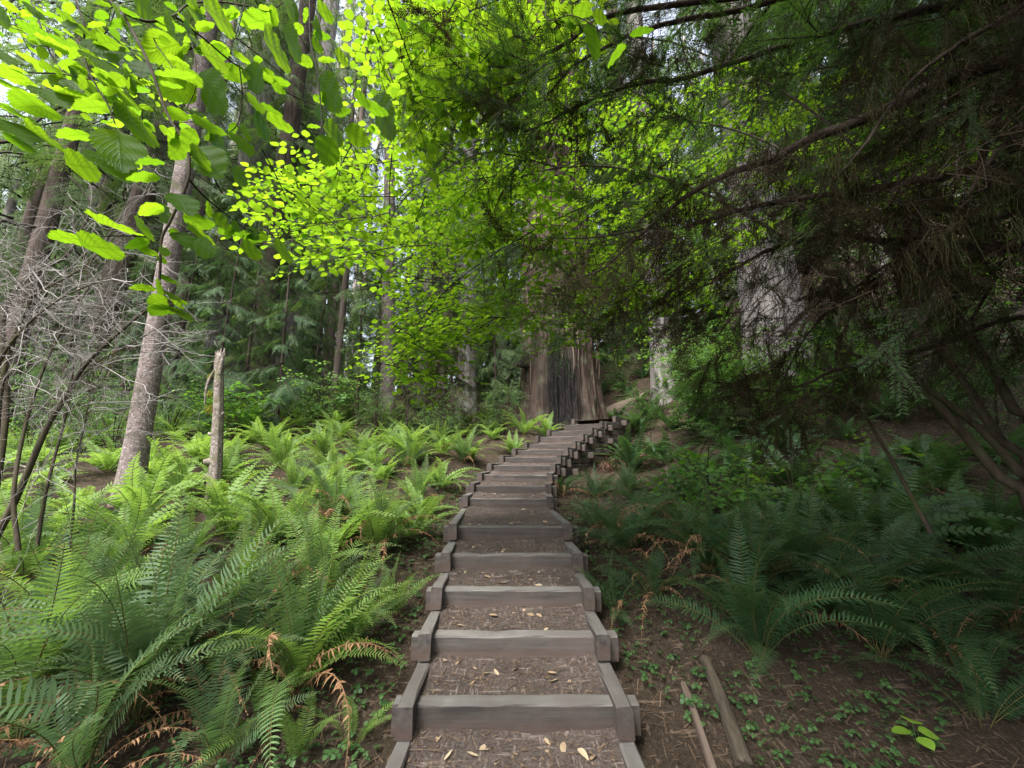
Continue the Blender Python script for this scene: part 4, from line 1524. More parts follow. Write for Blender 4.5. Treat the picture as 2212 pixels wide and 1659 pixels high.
link('leaves', gl.mesh('leaves', [M['hazel'], plainmat('leaf_stalk', (.10, .15, .03), (.14, .2, .04))]), hz)


# ------------------------------------------------------------------ leaf sprays filling a region of the view at real depths
def in_poly(px, py, poly):
    c = np.zeros(len(px), bool)
    j = len(poly) - 1
    for i in range(len(poly)):
        xi, yi = poly[i]
        xj, yj = poly[j]
        m = ((yi > py) != (yj > py)) & (px < (xj - xi) * (py - yi) / (yj - yi + 1e-9) + xi)
        c ^= m
        j = i
    return c


def region(poly, n, d0, d1):
    poly = np.array(poly, float)
    lo, hi = poly.min(0), poly.max(0)
    out = []
    while len(out) < n:
        x = rng.uniform(lo[0], hi[0], 400)
        y = rng.uniform(lo[1], hi[1], 400)
        m = in_poly(x, y, poly)
        out += list(zip(x[m], y[m]))
    out = out[:n]
    Y = rng.uniform(d0, d1, n)
    return np.array([P(x, y, d) for (x, y), d in zip(out, Y)])


def sprays(g, pts, protos, sc, tilt=(.12, .22), tint=0.0, az=None):
    n = len(pts)
    a = rng.uniform(0, 6.28, n) if az is None else rng.normal(az[0], az[1], n)
    Ms = frames(a, rng.normal(tilt[0], tilt[1], n), rng.normal(0, .3, n), rng.uniform(sc[0], sc[1], n))
    w = rng.integers(len(protos), size=n)
    tt = rng.normal(tint, .12, n)
    for k, p in enumerate(protos):
        g.scatter(p, Ms[w == k], pts[w == k], tt[w == k])


g = Geo()  # unseen hazel leaves overhead, added to shade the lower steps
cp = np.stack([rng.uniform(-1.6, 2.2, 900), rng.uniform(-2.2, 1.6, 900), rng.uniform(1.5, 3.6, 900)], -1)
cp = cp[cp[:, 2] > 1.65 * np.maximum(cp[:, 1], 0) + .75]
cp = cp[(cp[:, 0] > -.35) | (cp[:, 1] < -.3)][:480]
sprays(g, cp - hb, HZ_TW, (.9, 1.4))
link('leaves', g.mesh('leaves', [M['hazel_small'], M['twig']]), hz)

def bushy(g, pts, protos, sc, tint=0.0, k=7):
    for p in pts:
        az = rng.normal(math.pi * .95, 1.15)
        L = rng.uniform(.5, .9)
        d = np.array([math.cos(az), math.sin(az), rng.normal(-.05, .18)])
        s_ = np.linspace(0, 1, 8)[:, None]
        side = np.array([-d[1], d[0], 0]) * rng.normal(0, .12)
        q = p - d * L * .5 + d * L * s_ + side * s_ ** 2 * L + np.array([0, 0, -.18 * L]) * s_ ** 2
        tube(g, q, np.linspace(.0042, .0012, 8), 4, .3, 1)
        for i in range(k):
            j = 1 + int(6 * (i + .5) / k)
            sd = 1 if i % 2 else -1
            a2 = az + sd * rng.uniform(.5, 1.0) if i < k - 1 else az + rng.normal(0, .2)
            pr = protos[int(rng.integers(len(protos)))]
            M1 = frames(np.array([a2]), np.array([rng.normal(.10, .12)]), np.array([rng.normal(0, .16)]), np.array([rng.uniform(*sc) * (1.05 - .3 * i / k)]))
            g.scatter(pr, M1, [q[min(j, 7)]], [rng.normal(tint, .14)])


hz2 = empty('hazel_tree', tuple(np.array([2.75, 2.3, float(ground(2.75, 2.3))])), 'many stemmed hazel rooted low at the right, arching small bright leaves over the stairs', 'tree')
h2 = np.array(hz2.location)
ST2 = [
    [(2320, 1080, 2.1), (2211, 920, 2.15), (2174, 853, 2.2), (2124, 770, 2.25), (2091, 713, 2.3), (2041, 643, 2.35), (2007, 570, 2.4), (1900, 380, 2.6), (1700, 200, 2.8), (1450, 90, 2.9)],
    [(2320, 1200, 2.1), (2207, 1087, 2.1), (2124, 987, 2.15), (2041, 890, 2.2), (1957, 813, 2.3), (1877, 720, 2.4), (1800, 600, 2.5), (1640, 480, 2.7), (1420, 380, 2.9), (1200, 360, 3.1), (1000, 440, 3.3)],
    [(2330, 1150, 2.2), (2200, 1000, 2.3), (2124, 893, 2.4), (2091, 836, 2.45), (2024, 746, 2.5), (1967, 653, 2.6), (1880, 480, 2.9), (1700, 330, 3.2), (1500, 260, 3.5), (1250, 250, 3.7)],
    [(2330, 1130, 2.15), (2212, 1028, 2.2), (2174, 987, 2.25), (2108, 920, 2.3), (2000, 837, 2.4), (1900, 780, 2.6), (1800, 760, 2.8)],
    [(1840, 870, 2.3), (1870, 900, 2.3), (1900, 950, 2.3), (1935, 1010, 2.3), (2010, 1150, 2.3)][::-1],
]
for sp in ST2:
    p = smooth([D(*q) for q in sp], 40)
    p[0] = h2 + [0, 0, -.03] if sp[0][0] > 2300 else p[0]
    g = Geo()
    tube(g, smooth(p[::3], 40) - h2, np.linspace(.028 if len(sp) > 5 else .012, .007, 40), 8, .3)
    link('stem', g.mesh('stem', M['stem']), hz2)
# limbs within the leaf mass
LM = [[(1450, 90, 2.9), (1200, 60, 2.6), (1000, 80, 2.3), (880, 160, 2.2)], [(1420, 380, 2.9), (1150, 500, 3.0), (950, 640, 3.1), (850, 800, 3.2)],
      [(1250, 250, 3.7), (1000, 330, 3.6), (800, 480, 3.5), (700, 560, 3.4)], [(1500, 260, 3.5), (1350, 480, 3.6), (1250, 620, 3.7)], [(1200, 360, 3.1), (1050, 330, 2.8), (900, 400, 2.7), (780, 430, 2.7)]]
for sp in LM:
    p = smooth([D(*q) for q in sp], 24)
    g = Geo()
    tube(g, p - h2, np.linspace(.008, .002, 24), 5, .3)
    for i in range(3, 24, 2):
        d = rng.normal(0, .25, 3) * [1, 1, .4]
        tube(g, smooth([p[i], p[i] + d * .5 + [0, 0, .02], p[i] + d], 5) - h2, np.linspace(.003, .001, 5), 3, .3)
    link('branch', g.mesh('branch', M['twig']), hz2)
CL = [  # polygon in the 1024 frame, twigs, depth, scale, tint
    ([(330, 235), (370, 190), (430, 180), (500, 170), (600, 200), (640, 260), (560, 300), (470, 330), (430, 360), (400, 385), (395, 340), (410, 290), (350, 262)], 330, 2.6, 3.8, (.75, 1.15), .1),
    ([(392, 340), (440, 320), (470, 330), (440, 370), (405, 415), (388, 405)], 40, 2.8, 3.4, (.7, 1.0), .2),
    ([(300, 160), (370, 150), (400, 200), (370, 262), (320, 240), (260, 190), (270, 150)], 80, 1.9, 2.6, (.75, 1.1), .25),
    ([(385, 0), (480, 0), (590, 0), (560, 80), (470, 100), (410, 130), (380, 70)], 200, 1.6, 2.6, (.85, 1.2), .25),
    ([(400, 100), (600, 60), (650, 120), (660, 200), (560, 210), (450, 200), (390, 160)], 230, 2.6, 4.0, (.8, 1.2), .1),
    ([(640, 80), (780, 60), (900, 40), (960, 90), (900, 180), (760, 230), (660, 230)], 330, 4.0, 6.0, (.9, 1.4), .0),
    ([(600, 250), (690, 240), (760, 220), (720, 300), (640, 330), (600, 300)], 130, 3.2, 4.6, (.8, 1.2), .1),
    ([(830, 130), (1024, 100), (1100, 160), (1100, 260), (900, 250), (840, 200)], 420, 4.2, 6.5, (1.0, 1.5), -.1),
    ([(480, 290), (600, 280), (640, 310), (600, 340), (520, 330)], 40, 2.8, 3.6, (.7, 1.0), .1),
    ([(500, 290), (625, 280), (610, 335), (560, 350), (520, 345)], 60, 3.2, 4.2, (.7, 1.0), .0),
    ([(0, 0), (120, 0), (200, 60), (120, 130), (0, 120)], 20, 1.6, 2.4, (.9, 1.3), .1),
]
for k, (poly, n, d0, d1, sc, ti) in enumerate(CL):
    g = Geo()
    own = hz if k == len(CL) - 1 else hz2
    bushy(g, region(poly, int(n * 1.5 / 7), d0, d1) - (hb if k == len(CL) - 1 else h2), HZ_TW, sc, ti)
    sprays(g, region(poly, int(n * .35), d0, d1) - (hb if k == len(CL) - 1 else h2), HZ_TW, sc, (.12, .15), ti)
    link('leaves', g.mesh('leaves', [M['hazel_small'], M['twig']]), own)

# ------------------------------------------------------------------ dark conifer with dead twigs, upper right
def yew_sprig():
    g = Geo()
    quads = []
    for b in range(7):
        a0 = (b - 3) * .33 + rng.normal(0, .1)
        L = .24 * rng.uniform(.6, 1.1)
        b0 = np.array([.03 * b, 0, 0])
        d = np.array([math.cos(a0), math.sin(a0), rng.normal(-.15, .15)])
        pts = np.stack([b0 + d * L * s + [0, 0, -.12 * L * s * s] for s in np.linspace(0, 1, 5)])
        tube(g, pts, np.linspace(.0018, .0007, 5), 3, .3, 1)
        m = 22
        for i in range(m):
            s = (i + .5) / m
            c = b0 + d * L * s + [0, 0, -.12 * L * s * s]
            for sd in (-1, 1):
                a2 = a0 + sd * rng.uniform(.7, 1.1)
                nd = np.array([math.cos(a2), math.sin(a2), rng.normal(-.05, .15)]) * .021 * rng.uniform(.7, 1.2)
                pv = np.array([-nd[1], nd[0], 0]) / .021 * .0022
                quads.append([c, c + nd * .5 + pv, c + nd, c + nd * .5 - pv])
    Q = np.array(quads)
    m = len(Q)
    g.add(Q.reshape(-1, 3), np.arange(m * 4).reshape(-1, 4), np.repeat(np.clip(rng.normal(.4, .2, m), 0, 1), 4), mi=0)
    return g.proto()


def dead_sprig(n=10, L=.34):
    g = Geo()
    main = smooth([(0, 0, 0), (L * .4, rng.normal(0, .03), -.03), (L, rng.normal(0, .06), -.10)], 8)
    tube(g, main, np.linspace(.0028, .0011, 8), 3, rng.uniform(0, 1))
    for i in range(n):
        p = main[int(rng.integers(1, 8))]
        d = np.array([rng.uniform(.2, 1), rng.normal(0, .8), rng.normal(-.55, .5)])
        d *= L * rng.uniform(.2, .6) / np.linalg.norm(d)
        q = smooth([p, p + d * .5 + rng.normal(0, .012, 3), p + d + [0, 0, -.02]], 5)
        tube(g, q, np.linspace(.0015, .0008, 5), 3, rng.uniform(0, 1))
        for _ in range(5):
            s = q[int(rng.integers(1, 5))]
            d2 = rng.normal(0, 1, 3) + [0, 0, -.5]
            d2 *= L * .14 / np.linalg.norm(d2)
            tube(g, [s, s + d2], np.array([.0011, .0006]), 3, rng.uniform(0, 1))
    return g.proto()


def lichen_sprig():
    g = Geo()
    for _ in range(16):
        p = rng.normal(0, .014, 3)
        L = rng.uniform(.05, .20)
        pts = [p]
        for s in range(4):
            p = p + [rng.normal(0, .008), rng.normal(0, .008), -L / 4]
            pts.append(p)
        tube(g, pts, np.linspace(.0015, .0006, 5), 3, rng.uniform(0, 1))
    return g.proto()


YEW = [yew_sprig() for _ in range(3)]
DEAD = [dead_sprig() for _ in range(5)]
LICH = [lichen_sprig() for _ in range(3)]
yew = empty('conifer_tree', (3.4, .9, float(ground(3.4, .9)) - .1), 'dark conifer with dead brown twigs and lichen hanging across the upper right', 'tree')
yb = np.array(yew.location)
link('trunk', trunk_geo(9, .22, .08, (0, 0), .4, .5, 7, .08, 24, 40, 4).mesh('trunk', M['dark_bark']), yew)
LIMB = [  # polyline (2212 view), root radius, dead sprigs, green sprigs, lichen, scatter radius
    ([(2420, -150, 1.5), (1900, -60, 1.55), (1474, 0, 1.55), (1304, 33, 1.6), (1220, 90, 1.65), (1170, 117, 1.7), (1120, 143, 1.75), (990, 147, 1.85), (870, 177, 1.95)], .018, 40, 74, 14, .28),
    ([(2420, -30, 1.6), (2041, 10, 1.65), (1908, 37, 1.7), (1774, 73, 1.75), (1640, 117, 1.8), (1474, 167, 1.85), (1370, 180, 1.9), (1254, 227, 1.95), (1180, 267, 2.0), (1100, 300, 2.05)], .026, 90, 64, 34, .22),
    ([(1600, 20, 1.6), (1474, 43, 1.62), (1370, 67, 1.65), (1304, 100, 1.68), (1237, 133, 1.72), (1187, 187, 1.76), (1104, 233, 1.8)], .015, 34, 26, 16, .22),
    ([(2450, 60, 1.35), (2212, 117, 1.4), (2041, 167, 1.45), (1874, 250, 1.55), (1757, 293, 1.65), (1674, 333, 1.7), (1574, 367, 1.75), (1474, 420, 1.8), (1380, 500, 1.9), (1300, 575, 2.0), (1230, 600, 2.05)], .036, 150, 30, 60, .17),
    ([(2450, 330, 1.6), (2212, 343, 1.6), (2041, 377, 1.62), (1974, 393, 1.65), (1850, 420, 1.7), (1700, 440, 1.75), (1560, 470, 1.8), (1474, 497, 1.9), (1387, 500, 1.95), (1254, 520, 2.0), (1104, 520, 2.1)], .024, 105, 10, 40, .17),
    ([(2450, 560, 1.7), (2212, 533, 1.72), (2050, 525, 1.75), (1908, 510, 1.8), (1800, 500, 1.85), (1650, 540, 1.95), (1550, 600, 2.0), (1450, 660, 2.1)], .028, 140, 6, 50, .20),
    ([(2450, 420, 1.9), (2150, 470, 1.95), (1950, 560, 2.0), (1824, 640, 2.05), (1741, 720, 2.1), (1674, 850, 2.15)], .018, 110, 6, 40, .2),
    ([(2450, 700, 2.0), (2200, 690, 2.05), (2000, 760, 2.1), (1824, 800, 2.15), (1741, 830, 2.2), (1674, 850, 2.25), (1600, 840, 2.3)], .018, 70, 6, 40, .14),
    ([(2450, 180, 1.3), (2260, 230, 1.3), (2150, 330, 1.35), (2060, 460, 1.4), (2000, 600, 1.45)], .016, 60, 4, 40, .17),
    ([(2450, -60, 1.25), (2250, -10, 1.28), (2120, 60, 1.3), (1980, 160, 1.35), (1850, 330, 1.4), (1760, 420, 1.45)], .018, 70, 10, 34, .16),
]
for (pl, r, nd_, ng, nlc, sr) in LIMB:
    p = smooth([D(*q) for q in pl], 60)
    p[:, 2] += np.cumsum(rng.normal(0, .0035, 60))
    g = Geo()
    root = np.array([3.4, .9, float(p[0][2]) - .1])
    pp = np.concatenate([[root], p])
    tube(g, pp - yb, r * (1 - np.linspace(0, 1, 61)) ** .8 * .9 + .0012, 7, .3)
    br = link('branch', g.mesh('branch', M['dark_bark']), yew)
    f = Geo()
    lo = 4

    def put(protos, n, sc, bias, drop, tint, mi, pit=.35):
        if not n:
            return
        j = (lo + (59 - lo) * rng.uniform(0, 1, n) ** bias).astype(int)
        ts = p[j] + rng.normal(0, sr, (n, 3)) * [1, .8, .75] + [0, 0, -drop]
        tg = p[np.minimum(59, j + 1)] - p[np.maximum(0, j - 1)]
        az = np.arctan2(tg[:, 1], tg[:, 0]) + rng.normal(0, .8, n)
        Ms = frames(az, rng.normal(pit, .40, n), rng.normal(0, .6, n), rng.uniform(sc[0], sc[1], n))
        w = rng.integers(len(protos), size=n)
        tt = rng.normal(tint, .15, n)
        for k, pr in enumerate(protos):
            f.scatter(pr, Ms[w == k], ts[w == k] - yb, tt[w == k], mi=mi)
    put(DEAD, int(nd_ * .48), (.6, 1.2), 1.0, .05, 0, 2)
    f_l = len(f.F)
    put(YEW, ng, (.7, 1.3), 1.0, .02, .1, None)
    put(YEW, int(nd_ * .32), (.7, 1.2), 1.0, .07, -.15, 3, .95)
    n = nlc
    j = rng.integers(4, 59, n)
    ts = p[j] + rng.normal(0, sr * .5, (n, 3)) - yb
    Ms = frames(rng.uniform(0, 6.28, n), 0 * j, 0 * j, rng.uniform(.5, 1.2, n))
    if f.n:
        link('twig_sprays', f.mesh('twig_sprays', [M['yew'], M['twig'], M['deadtwig'], M['brownneedle']]), br)
    h = Geo()
    for k in range(3):
        h.scatter(LICH[k], Ms[k::3], ts[k::3], rng.normal(0, .2, len(ts[k::3])))
    link('lichen_sprays', h.mesh('lichen_sprays', M['lichen']), br)
# its unseen roof of limbs, added above and behind to shade the right-hand side
g = Geo()
n = 220
a = rng.uniform(0, 6.28, n)
z = rng.uniform(2.4, 8.5, n)
ts = np.stack([0 * z, 0 * z, z], -1)
Ms = frames(a, rng.normal(.15, .2, n), rng.normal(0, .3, n), rng.uniform(1.0, 1.9, n))
keep = []
for q in range(n):
    pts_ = np.stack([Ms[q] @ np.array([x_, y_, z_]) for x_ in (.3, 1.2, 2.1) for y_ in (-.5, .5) for z_ in (0, -.7)]) + ts[q] + yb
    f_ = pts_[:, 1] * CT + pts_[:, 2] * ST
    inside = (f_ > .05) & (np.abs(pts_[:, 0]) < 1.4 * f_) & (-pts_[:, 1] * ST + pts_[:, 2] * CT < 1.06 * f_)
    keep.append(not inside.any())
keep = np.array(keep)
Ms, ts = Ms[keep], ts[keep]
for k in range(3):
    g.scatter(BOUGH[k], Ms[k::3], ts[k::3])
link('crown', g.mesh('crown', [M['yew'], M['twig']]), yew)


def shade_tree(x, y, H, lab, z0=1.8, sp=1.7, n=110):  # extra trees put in to cast shade, mostly out of view
    tree('conifer_tree', (x, y, float(ground(x, y)) - .2), lab, 'tree', H, .22, .07, 'dark_bark', (0, 0), (z0, 'tall', sp / 1.25), None, 'yew', nseg=20, rows=30)


shade_tree(4.5, 2.6, 14, 'unseen dark conifer added just outside the right edge to shade the near ferns', 4.9, 1.55)
shade_tree(7.9, 5.2, 15, 'dark conifer added for shade on the right slope above the leaning stems', 6.0, 1.5)
shade_tree(3.4, -2.2, 13, 'unseen dark conifer added for shade close behind the viewer on the right', 5.2, 1.6)
shade_tree(.0, -4.6, 13, 'unseen dark conifer added for shade directly behind the viewer', 5.2, 1.6)
shade_tree(7.0, 4.3, 14, 'dark conifer added for shade on the right slope beyond the leaning stems', 7.5)
shade_tree(6.2, -1.6, 13, 'unseen dark conifer added for shade right of the path behind the viewer', 4.5)
shade_tree(7.6, 6.8, 16, 'dark conifer added for shade up the right slope below the massive grey trunk', 7.0)

# ------------------------------------------------------------------ grey dead shrub at the left
ds = empty('dead_shrub', tuple(np.array([-2.75, 2.35, float(ground(-2.75, 2.35))])), 'leafless grey shrub, a tangle of bare twigs at the left edge', 'shrub')
db = np.array(ds.location)
DL = [
    ([(-20, 1180, 2.3), (20, 1106, 2.3), (57, 1026, 2.3), (100, 926, 2.3), (140, 860, 2.3), (187, 786, 2.3), (267, 710, 2.3), (330, 660, 2.3)], .020),
    ([(-30, 1150, 2.3), (0, 986, 2.35), (13, 853, 2.4), (7, 686, 2.4), (67, 593, 2.4), (143, 553, 2.4), (190, 470, 2.4)], .022),
    ([(-10, 960, 2.3), (7, 813, 2.3), (57, 663, 2.3), (87, 630, 2.3), (200, 560, 2.35), (280, 430, 2.4)], .014),
    ([(80, 1180, 2.4), (100, 1060, 2.4), (120, 980, 2.45), (150, 860, 2.5), (165, 700, 2.5), (160, 560, 2.5)], .010),
    ([(40, 1190, 2.2), (30, 1060, 2.2), (60, 900, 2.25), (110, 760, 2.3), (180, 640, 2.3), (250, 540, 2.35)], .012),
    ([(150, 1190, 2.5), (160, 1090, 2.5), (165, 1000, 2.5), (190, 880, 2.5), (215, 720, 2.5), (230, 610, 2.5)], .007),
    ([(-40, 900, 2.1), (0, 780, 2.1), (60, 700, 2.1), (140, 640, 2.15), (240, 600, 2.2)], .010),
    ([(110, 905, 2.3), (190, 800, 2.3), (270, 750, 2.3), (330, 715, 2.35)], .006),
]
stems = []
for pl, r in DL:
    p = smooth([D(*q) for q in pl], 40)
    g = Geo()
    tube(g, p - db, np.linspace(r, r * .3, 40), 6, .2)
    link('stem', g.mesh('stem', M['stem']), ds)
    stems.append(p)
stems = np.array(stems)
gt_ = Geo()


def twiggy(p0, d, L, r, depth):
    n = 6
    pts = [p0]
    dd = d.copy()
    for _ in range(n):
        dd = dd + rng.normal(0, .22, 3)
        dd /= np.linalg.norm(dd)
        pts.append(pts[-1] + dd * L / n)
    pts = np.array(pts)
    tube(gt_, pts - db, np.linspace(r, r * .4, n + 1), 4, float(np.clip(rng.normal(.55, .3), 0, 1)))
    if depth:
        for _ in range(3):
            j = int(rng.integers(2, n + 1))
            d2 = dd + rng.normal(0, .8, 3)
            d2 /= np.linalg.norm(d2)
            twiggy(pts[j], d2, L * rng.uniform(.35, .65), r * .6, depth - 1)


for _ in range(150):
    s = stems[int(rng.integers(len(stems)))]
    j = int(rng.integers(12, 40))
    d = np.array([rng.normal(.35, .7), rng.normal(0, .4), rng.normal(.25, .6)])
    d /= np.linalg.norm(d)
    twiggy(s[j], d, rng.uniform(.2, .6), rng.uniform(.0018, .0035), 2)
c = D(115, 690, 2.35)
for _ in range(150):                    # dense knot of short bleached twigs
    p0 = c + rng.normal(0, 1, 3) * [.13, .10, .16]
    d = rng.normal(0, 1, 3)
    d /= np.linalg.norm(d)
    twiggy(p0, d, rng.uniform(.12, .3), .0022, 1)
for _ in range(46):                    # upright shoots
    x = rng.uniform(40, 260)
    b0 = hit(x, rng.uniform(1110, 1190))
    b0[1] = min(b0[1], 2.9)
    b0[2] = float(ground(b0[0], b0[1]))
    twiggy(b0, np.array([rng.normal(.05, .12), 0, 1.0]), rng.uniform(.5, 1.2), .003, 0)
link('twig_sprays', gt_.mesh('twig_sprays', M['greytwig']), ds)
g = Geo()
n = 40
pp = stems[rng.integers(len(stems), size=n), rng.integers(8, 34, size=n)]
Ms = frames(rng.uniform(0, 6.28, n), np.zeros(n), np.zeros(n), rng.uniform(.4, 1.0, n))
for k in range(3):
    g.scatter(LICH[k], Ms[k::3], pp[k::3] - db, rng.normal(-.1, .2, len(pp[k::3])))
link('lichen_sprays', g.mesh('lichen_sprays', M['lichen']), ds)

# ------------------------------------------------------------------ leaves on the steps
pl = [simple_leaf(.20, .25, .35, 6), simple_leaf(.24, -.1, .2, 6), simple_leaf(.17, .4, -.3, 6)]
dry = []
for k, pr in enumerate(pl):
    g = Geo()
    for t in (.2, .5, .85):
        pass
    g.scatter(pr, np.eye(3)[None], [[0, 0, 0]], [0])
    for col in range(3):
        g2 = Geo()
        g2.scatter(pr, np.eye(3)[None], [[0, 0, 0]], [[-.4, 0, .4][col]])
        dry.append(g2.mesh('fallen_leaf', M['paleleaf']))
NAMES = ['the lowest dirt tread', 'the dirt tread above the lowest riser', 'the dirt tread above the second riser', 'the dirt tread above the third riser', 'the dirt tread above the fourth riser', 'the landing', 'the first winding step', 'the second winding step']
LFS = [(0, -.32, .66, .095, .5), (0, -.38, .60, .06, 2.4), (0, -.30, .56, .06, 2.9), (0, .48, .62, .08, 1.1), (0, .62, .70, .075, -1.0), (0, -.72, .72, .06, 1.4), (0, .70, .52, .06, .9), (0, .05, .60, .05, 2.2), (0, -.15, .45, .06, 1.2), (0, .3, .66, .04, .2), (0, -.6, .5, .05, .8), (0, .36, .75, .06, 1.9)]
for i in range(1, 8):
    for _ in range([0, 10, 9, 9, 7, 8, 5, 4][i]):
        LFS.append((i, rng.uniform(-.85, .85), rng.uniform(.12, .9), rng.uniform(.03, .075), rng.uniform(0, 6.28)))
for (i, u, v, s, a) in LFS:
    o = bpy.data.objects.new('fallen_leaf', dry[int(rng.integers(len(dry)))])
    COL.objects.link(o)
    q = tread_point(i, u, v)
    o.location = (q[0], q[1], q[2] + .004 + .05 * s)
    o.rotation_euler = (rng.normal(0, .2), rng.normal(0, .12), a)
    o.scale = (s, s, s)
    tag(o, 'dry tan leaf lying on ' + NAMES[i], 'leaf', 'dry leaves on ' + NAMES[i])

# needle and twig litter (nobody could count it)
g = Geo()
def sliver(p, a, L, w, tint, lift=.003, tilt=0.0):
    d = np.array([math.cos(a), math.sin(a), tilt])
    q = np.array([-math.sin(a), math.cos(a), 0]) * w
    p = p + [0, 0, lift]
    g.add([p - d * L / 2 - q, p - d * L / 2 + q, p + d * L / 2 + q, p + d * L / 2 - q], np.array([[0, 1, 2, 3]]), tint)
for i in range(0, 15):
    for _ in range(420 if i < 6 else 160):
        q = tread_point(i, rng.uniform(-.97, .97), rng.uniform(.02, .98))
        sliver(q + [rng.normal(0, .01), rng.normal(0, .01), 0], rng.uniform(0, 6.28), rng.uniform(.01, .05), rng.uniform(.0008, .0022), rng.uniform(0, 1), .004, rng.normal(0, .15))
for i in range(0, 6):
    for _ in range(5):
        q = tread_point(i, rng.uniform(-.9, .5), rng.uniform(.1, .9))
        sliver(q, rng.uniform(0, 6.28), rng.uniform(.08, .20), .0022, .9, .007, rng.normal(0, .05))
for i in range(0, 9):
    for _ in range(110):
        q = tread_point(i, rng.uniform(-.95, .95), rng.uniform(.03, .97))
        sliver(q + [rng.normal(0, .008), rng.normal(0, .008), 0], rng.uniform(0, 6.28), rng.uniform(.008, .026), rng.uniform(.002, .006), rng.uniform(.8, 1), .005, rng.normal(0, .2))
tag(link('step_litter', g.mesh('step_litter', M['litter'])), 'needles and twigs strewn over the dirt steps', None, None, 'stuff')
g = Geo()
cnt = 0
while cnt < 26000:
    x, y = rng.uniform(-5, 5.5), 1.2 + 6.5 * rng.uniform(0, 1) ** 1.6
    if abs(stairdist(x, y)) < .66:
        continue
    cnt += 1
    z = float(ground(x, y)) if cnt % 1 == 0 else 0
    t = rng.uniform(0, 1)
    sliver(np.array([x, y, z]), rng.uniform(0, 6.28), rng.uniform(.015, .10), rng.uniform(.0008, .0030), t, .006, rng.normal(0, .3))
tag(link('forest_litter', g.mesh('forest_litter', M['litter'])), 'brown needles, twigs and dead leaf scraps on the slope', None, None, 'stuff')
# sorrel ground cover
tri = Geo()
for k in range(3):
    a = k * 2.094
    Mx = frames(np.array([a]), np.array([.15]), np.array([0.]), np.array([1.]))
    tri.scatter(simple_leaf(.46, .2, .2, 3), Mx, [[.05 * math.cos(a), .05 * math.sin(a), 0]], [0])
TRI = tri.proto()
g = Geo()
P_ = []
while len(P_) < 12000:
    x, y = rng.uniform(-4.5, 4.5), 1.3 + 5.5 * rng.uniform(0, 1) ** 1.3
    if abs(stairdist(x, y)) < .68:
        continue
    if fbm(np.array([x * 1.4, y * 1.4, 3.3]), 3) < (.44 if abs(stairdist(x, y)) > 1.5 else .36):
        continue
    P_.append((x, y, float(ground(x, y)) + rng.uniform(.02, .07)))
P_ = np.array(P_)
n = len(P_)
g.scatter(TRI, frames(rng.uniform(0, 6.28, n), rng.normal(0, .25, n), rng.normal(0, .25, n), rng.uniform(.014, .030, n)), P_, rng.normal(0, .2, n))
tag(link('sorrel_cover', g.mesh('sorrel_cover', M['sorrel'])), 'clover like ground cover along both sides of the stairs', None, None, 'stuff')

# reddish heap of dead needles below the crib timbers
hp = hit(1345, 1010)
g = Geo()
for _ in range(1500):
    p = hp + rng.normal(0, 1, 3) * [.42, .30, 0]
    p[2] = float(ground(p[0], p[1])) + .16 * math.exp(-((p[0] - hp[0]) ** 2 + (p[1] - hp[1]) ** 2) * 5) * rng.uniform(.2, 1)
    sliver(p, rng.uniform(0, 6.28), rng.uniform(.05, .22), .003, rng.uniform(0, 1), .01, rng.normal(.0, .4))
tag(link('needle_heap', g.mesh('needle_heap', plainmat('red_needles', (.16, .07, .045), (.32, .20, .15)))), 'reddish heap of dead conifer sprays below the crib timbers', 'debris heap')

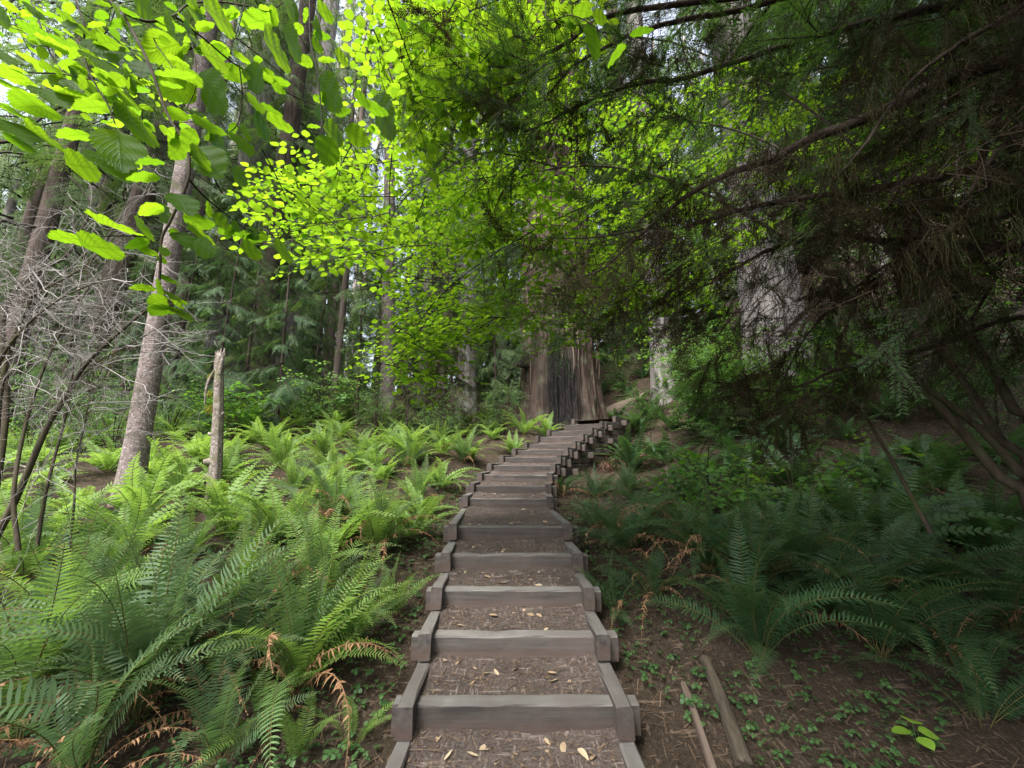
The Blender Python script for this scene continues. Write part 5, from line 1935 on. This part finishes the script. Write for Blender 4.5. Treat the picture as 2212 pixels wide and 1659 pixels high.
# little bright plant in the bottom right corner
b = hit(1985, 1625)
e = empty('seedling', tuple(b), 'small bright green round leaved seedling in the dark bottom right', 'plant')
g = Geo()
rl = simple_leaf(.5, .1, .2, 6)
for (dx, dy, dz, a, s) in ((-.05, 0, .07, 2.8, .085), (.01, .03, .10, .9, .085), (.02, -.02, .08, -.4, .08), (-.01, -.05, .06, -1.6, .07)):
    gg = Geo()
    gg.scatter(rl, frames(np.array([a]), np.array([.15]), np.array([.1]), np.array([s])), [[dx * .4, dy * .4, dz]], [0])
    link('leaf', gg.mesh('leaf', M['brightleaf']), e)
    tube(g, [(0, 0, -.02), (dx * .3, dy * .3, dz * .7), (dx * .4, dy * .4, dz)], .0015, 4)
link('stalks', g.mesh('stalks', M['sorrel']), e)

# ------------------------------------------------------------------ light
w = bpy.data.worlds.new('World')
scene.world = w
w.use_nodes = True
nt = w.node_tree
nt.nodes.clear()
n = N(nt)
sky = n('TexSky', sky_type='NISHITA')
SUN_EL, SUN_AZ = R(57), R(-152)          # azimuth from +Y towards +X
sky.sun_disc = False
sky.sun_elevation = SUN_EL
sky.sun_rotation = SUN_AZ
sky.air_density = 1.0
sky.dust_density = 4.0
sky.ozone_density = 1.0
hs = n('HueSaturation')
hs.inputs['Saturation'].default_value = .45
n.l(sky.outputs[0], hs.inputs['Color'])
bg = n('Background')
bg.inputs['Strength'].default_value = .15
n.l(hs.outputs[0], bg.inputs['Color'])
wo = n('OutputWorld')
n.l(bg.outputs[0], wo.inputs[0])
sl = bpy.data.lights.new('sun', 'SUN')
sl.energy = 1.35
sl.angle = R(14)
sl.color = (1, .97, .92)
so = bpy.data.objects.new('sun', sl)
COL.objects.link(so)
dv = Vector((math.sin(SUN_AZ) * math.cos(SUN_EL), math.cos(SUN_AZ) * math.cos(SUN_EL), math.sin(SUN_EL)))
so.rotation_euler = dv.to_track_quat('Z', 'Y').to_euler()
so.location = dv * 60

vs = scene.view_settings
scene.display_settings.display_device = 'sRGB'
vs.view_transform = 'Standard'
vs.look = 'None'
vs.gamma = 1
vs.use_curve_mapping = False
vs.exposure = 2.1
cy = scene.cycles
cy.max_bounces = 8
cy.diffuse_bounces = 4
cy.transmission_bounces = 4
cy.glossy_bounces = 2
cy.caustics_reflective = False
cy.caustics_refractive = False
cy.use_denoising = True
cy.sample_clamp_indirect = 6
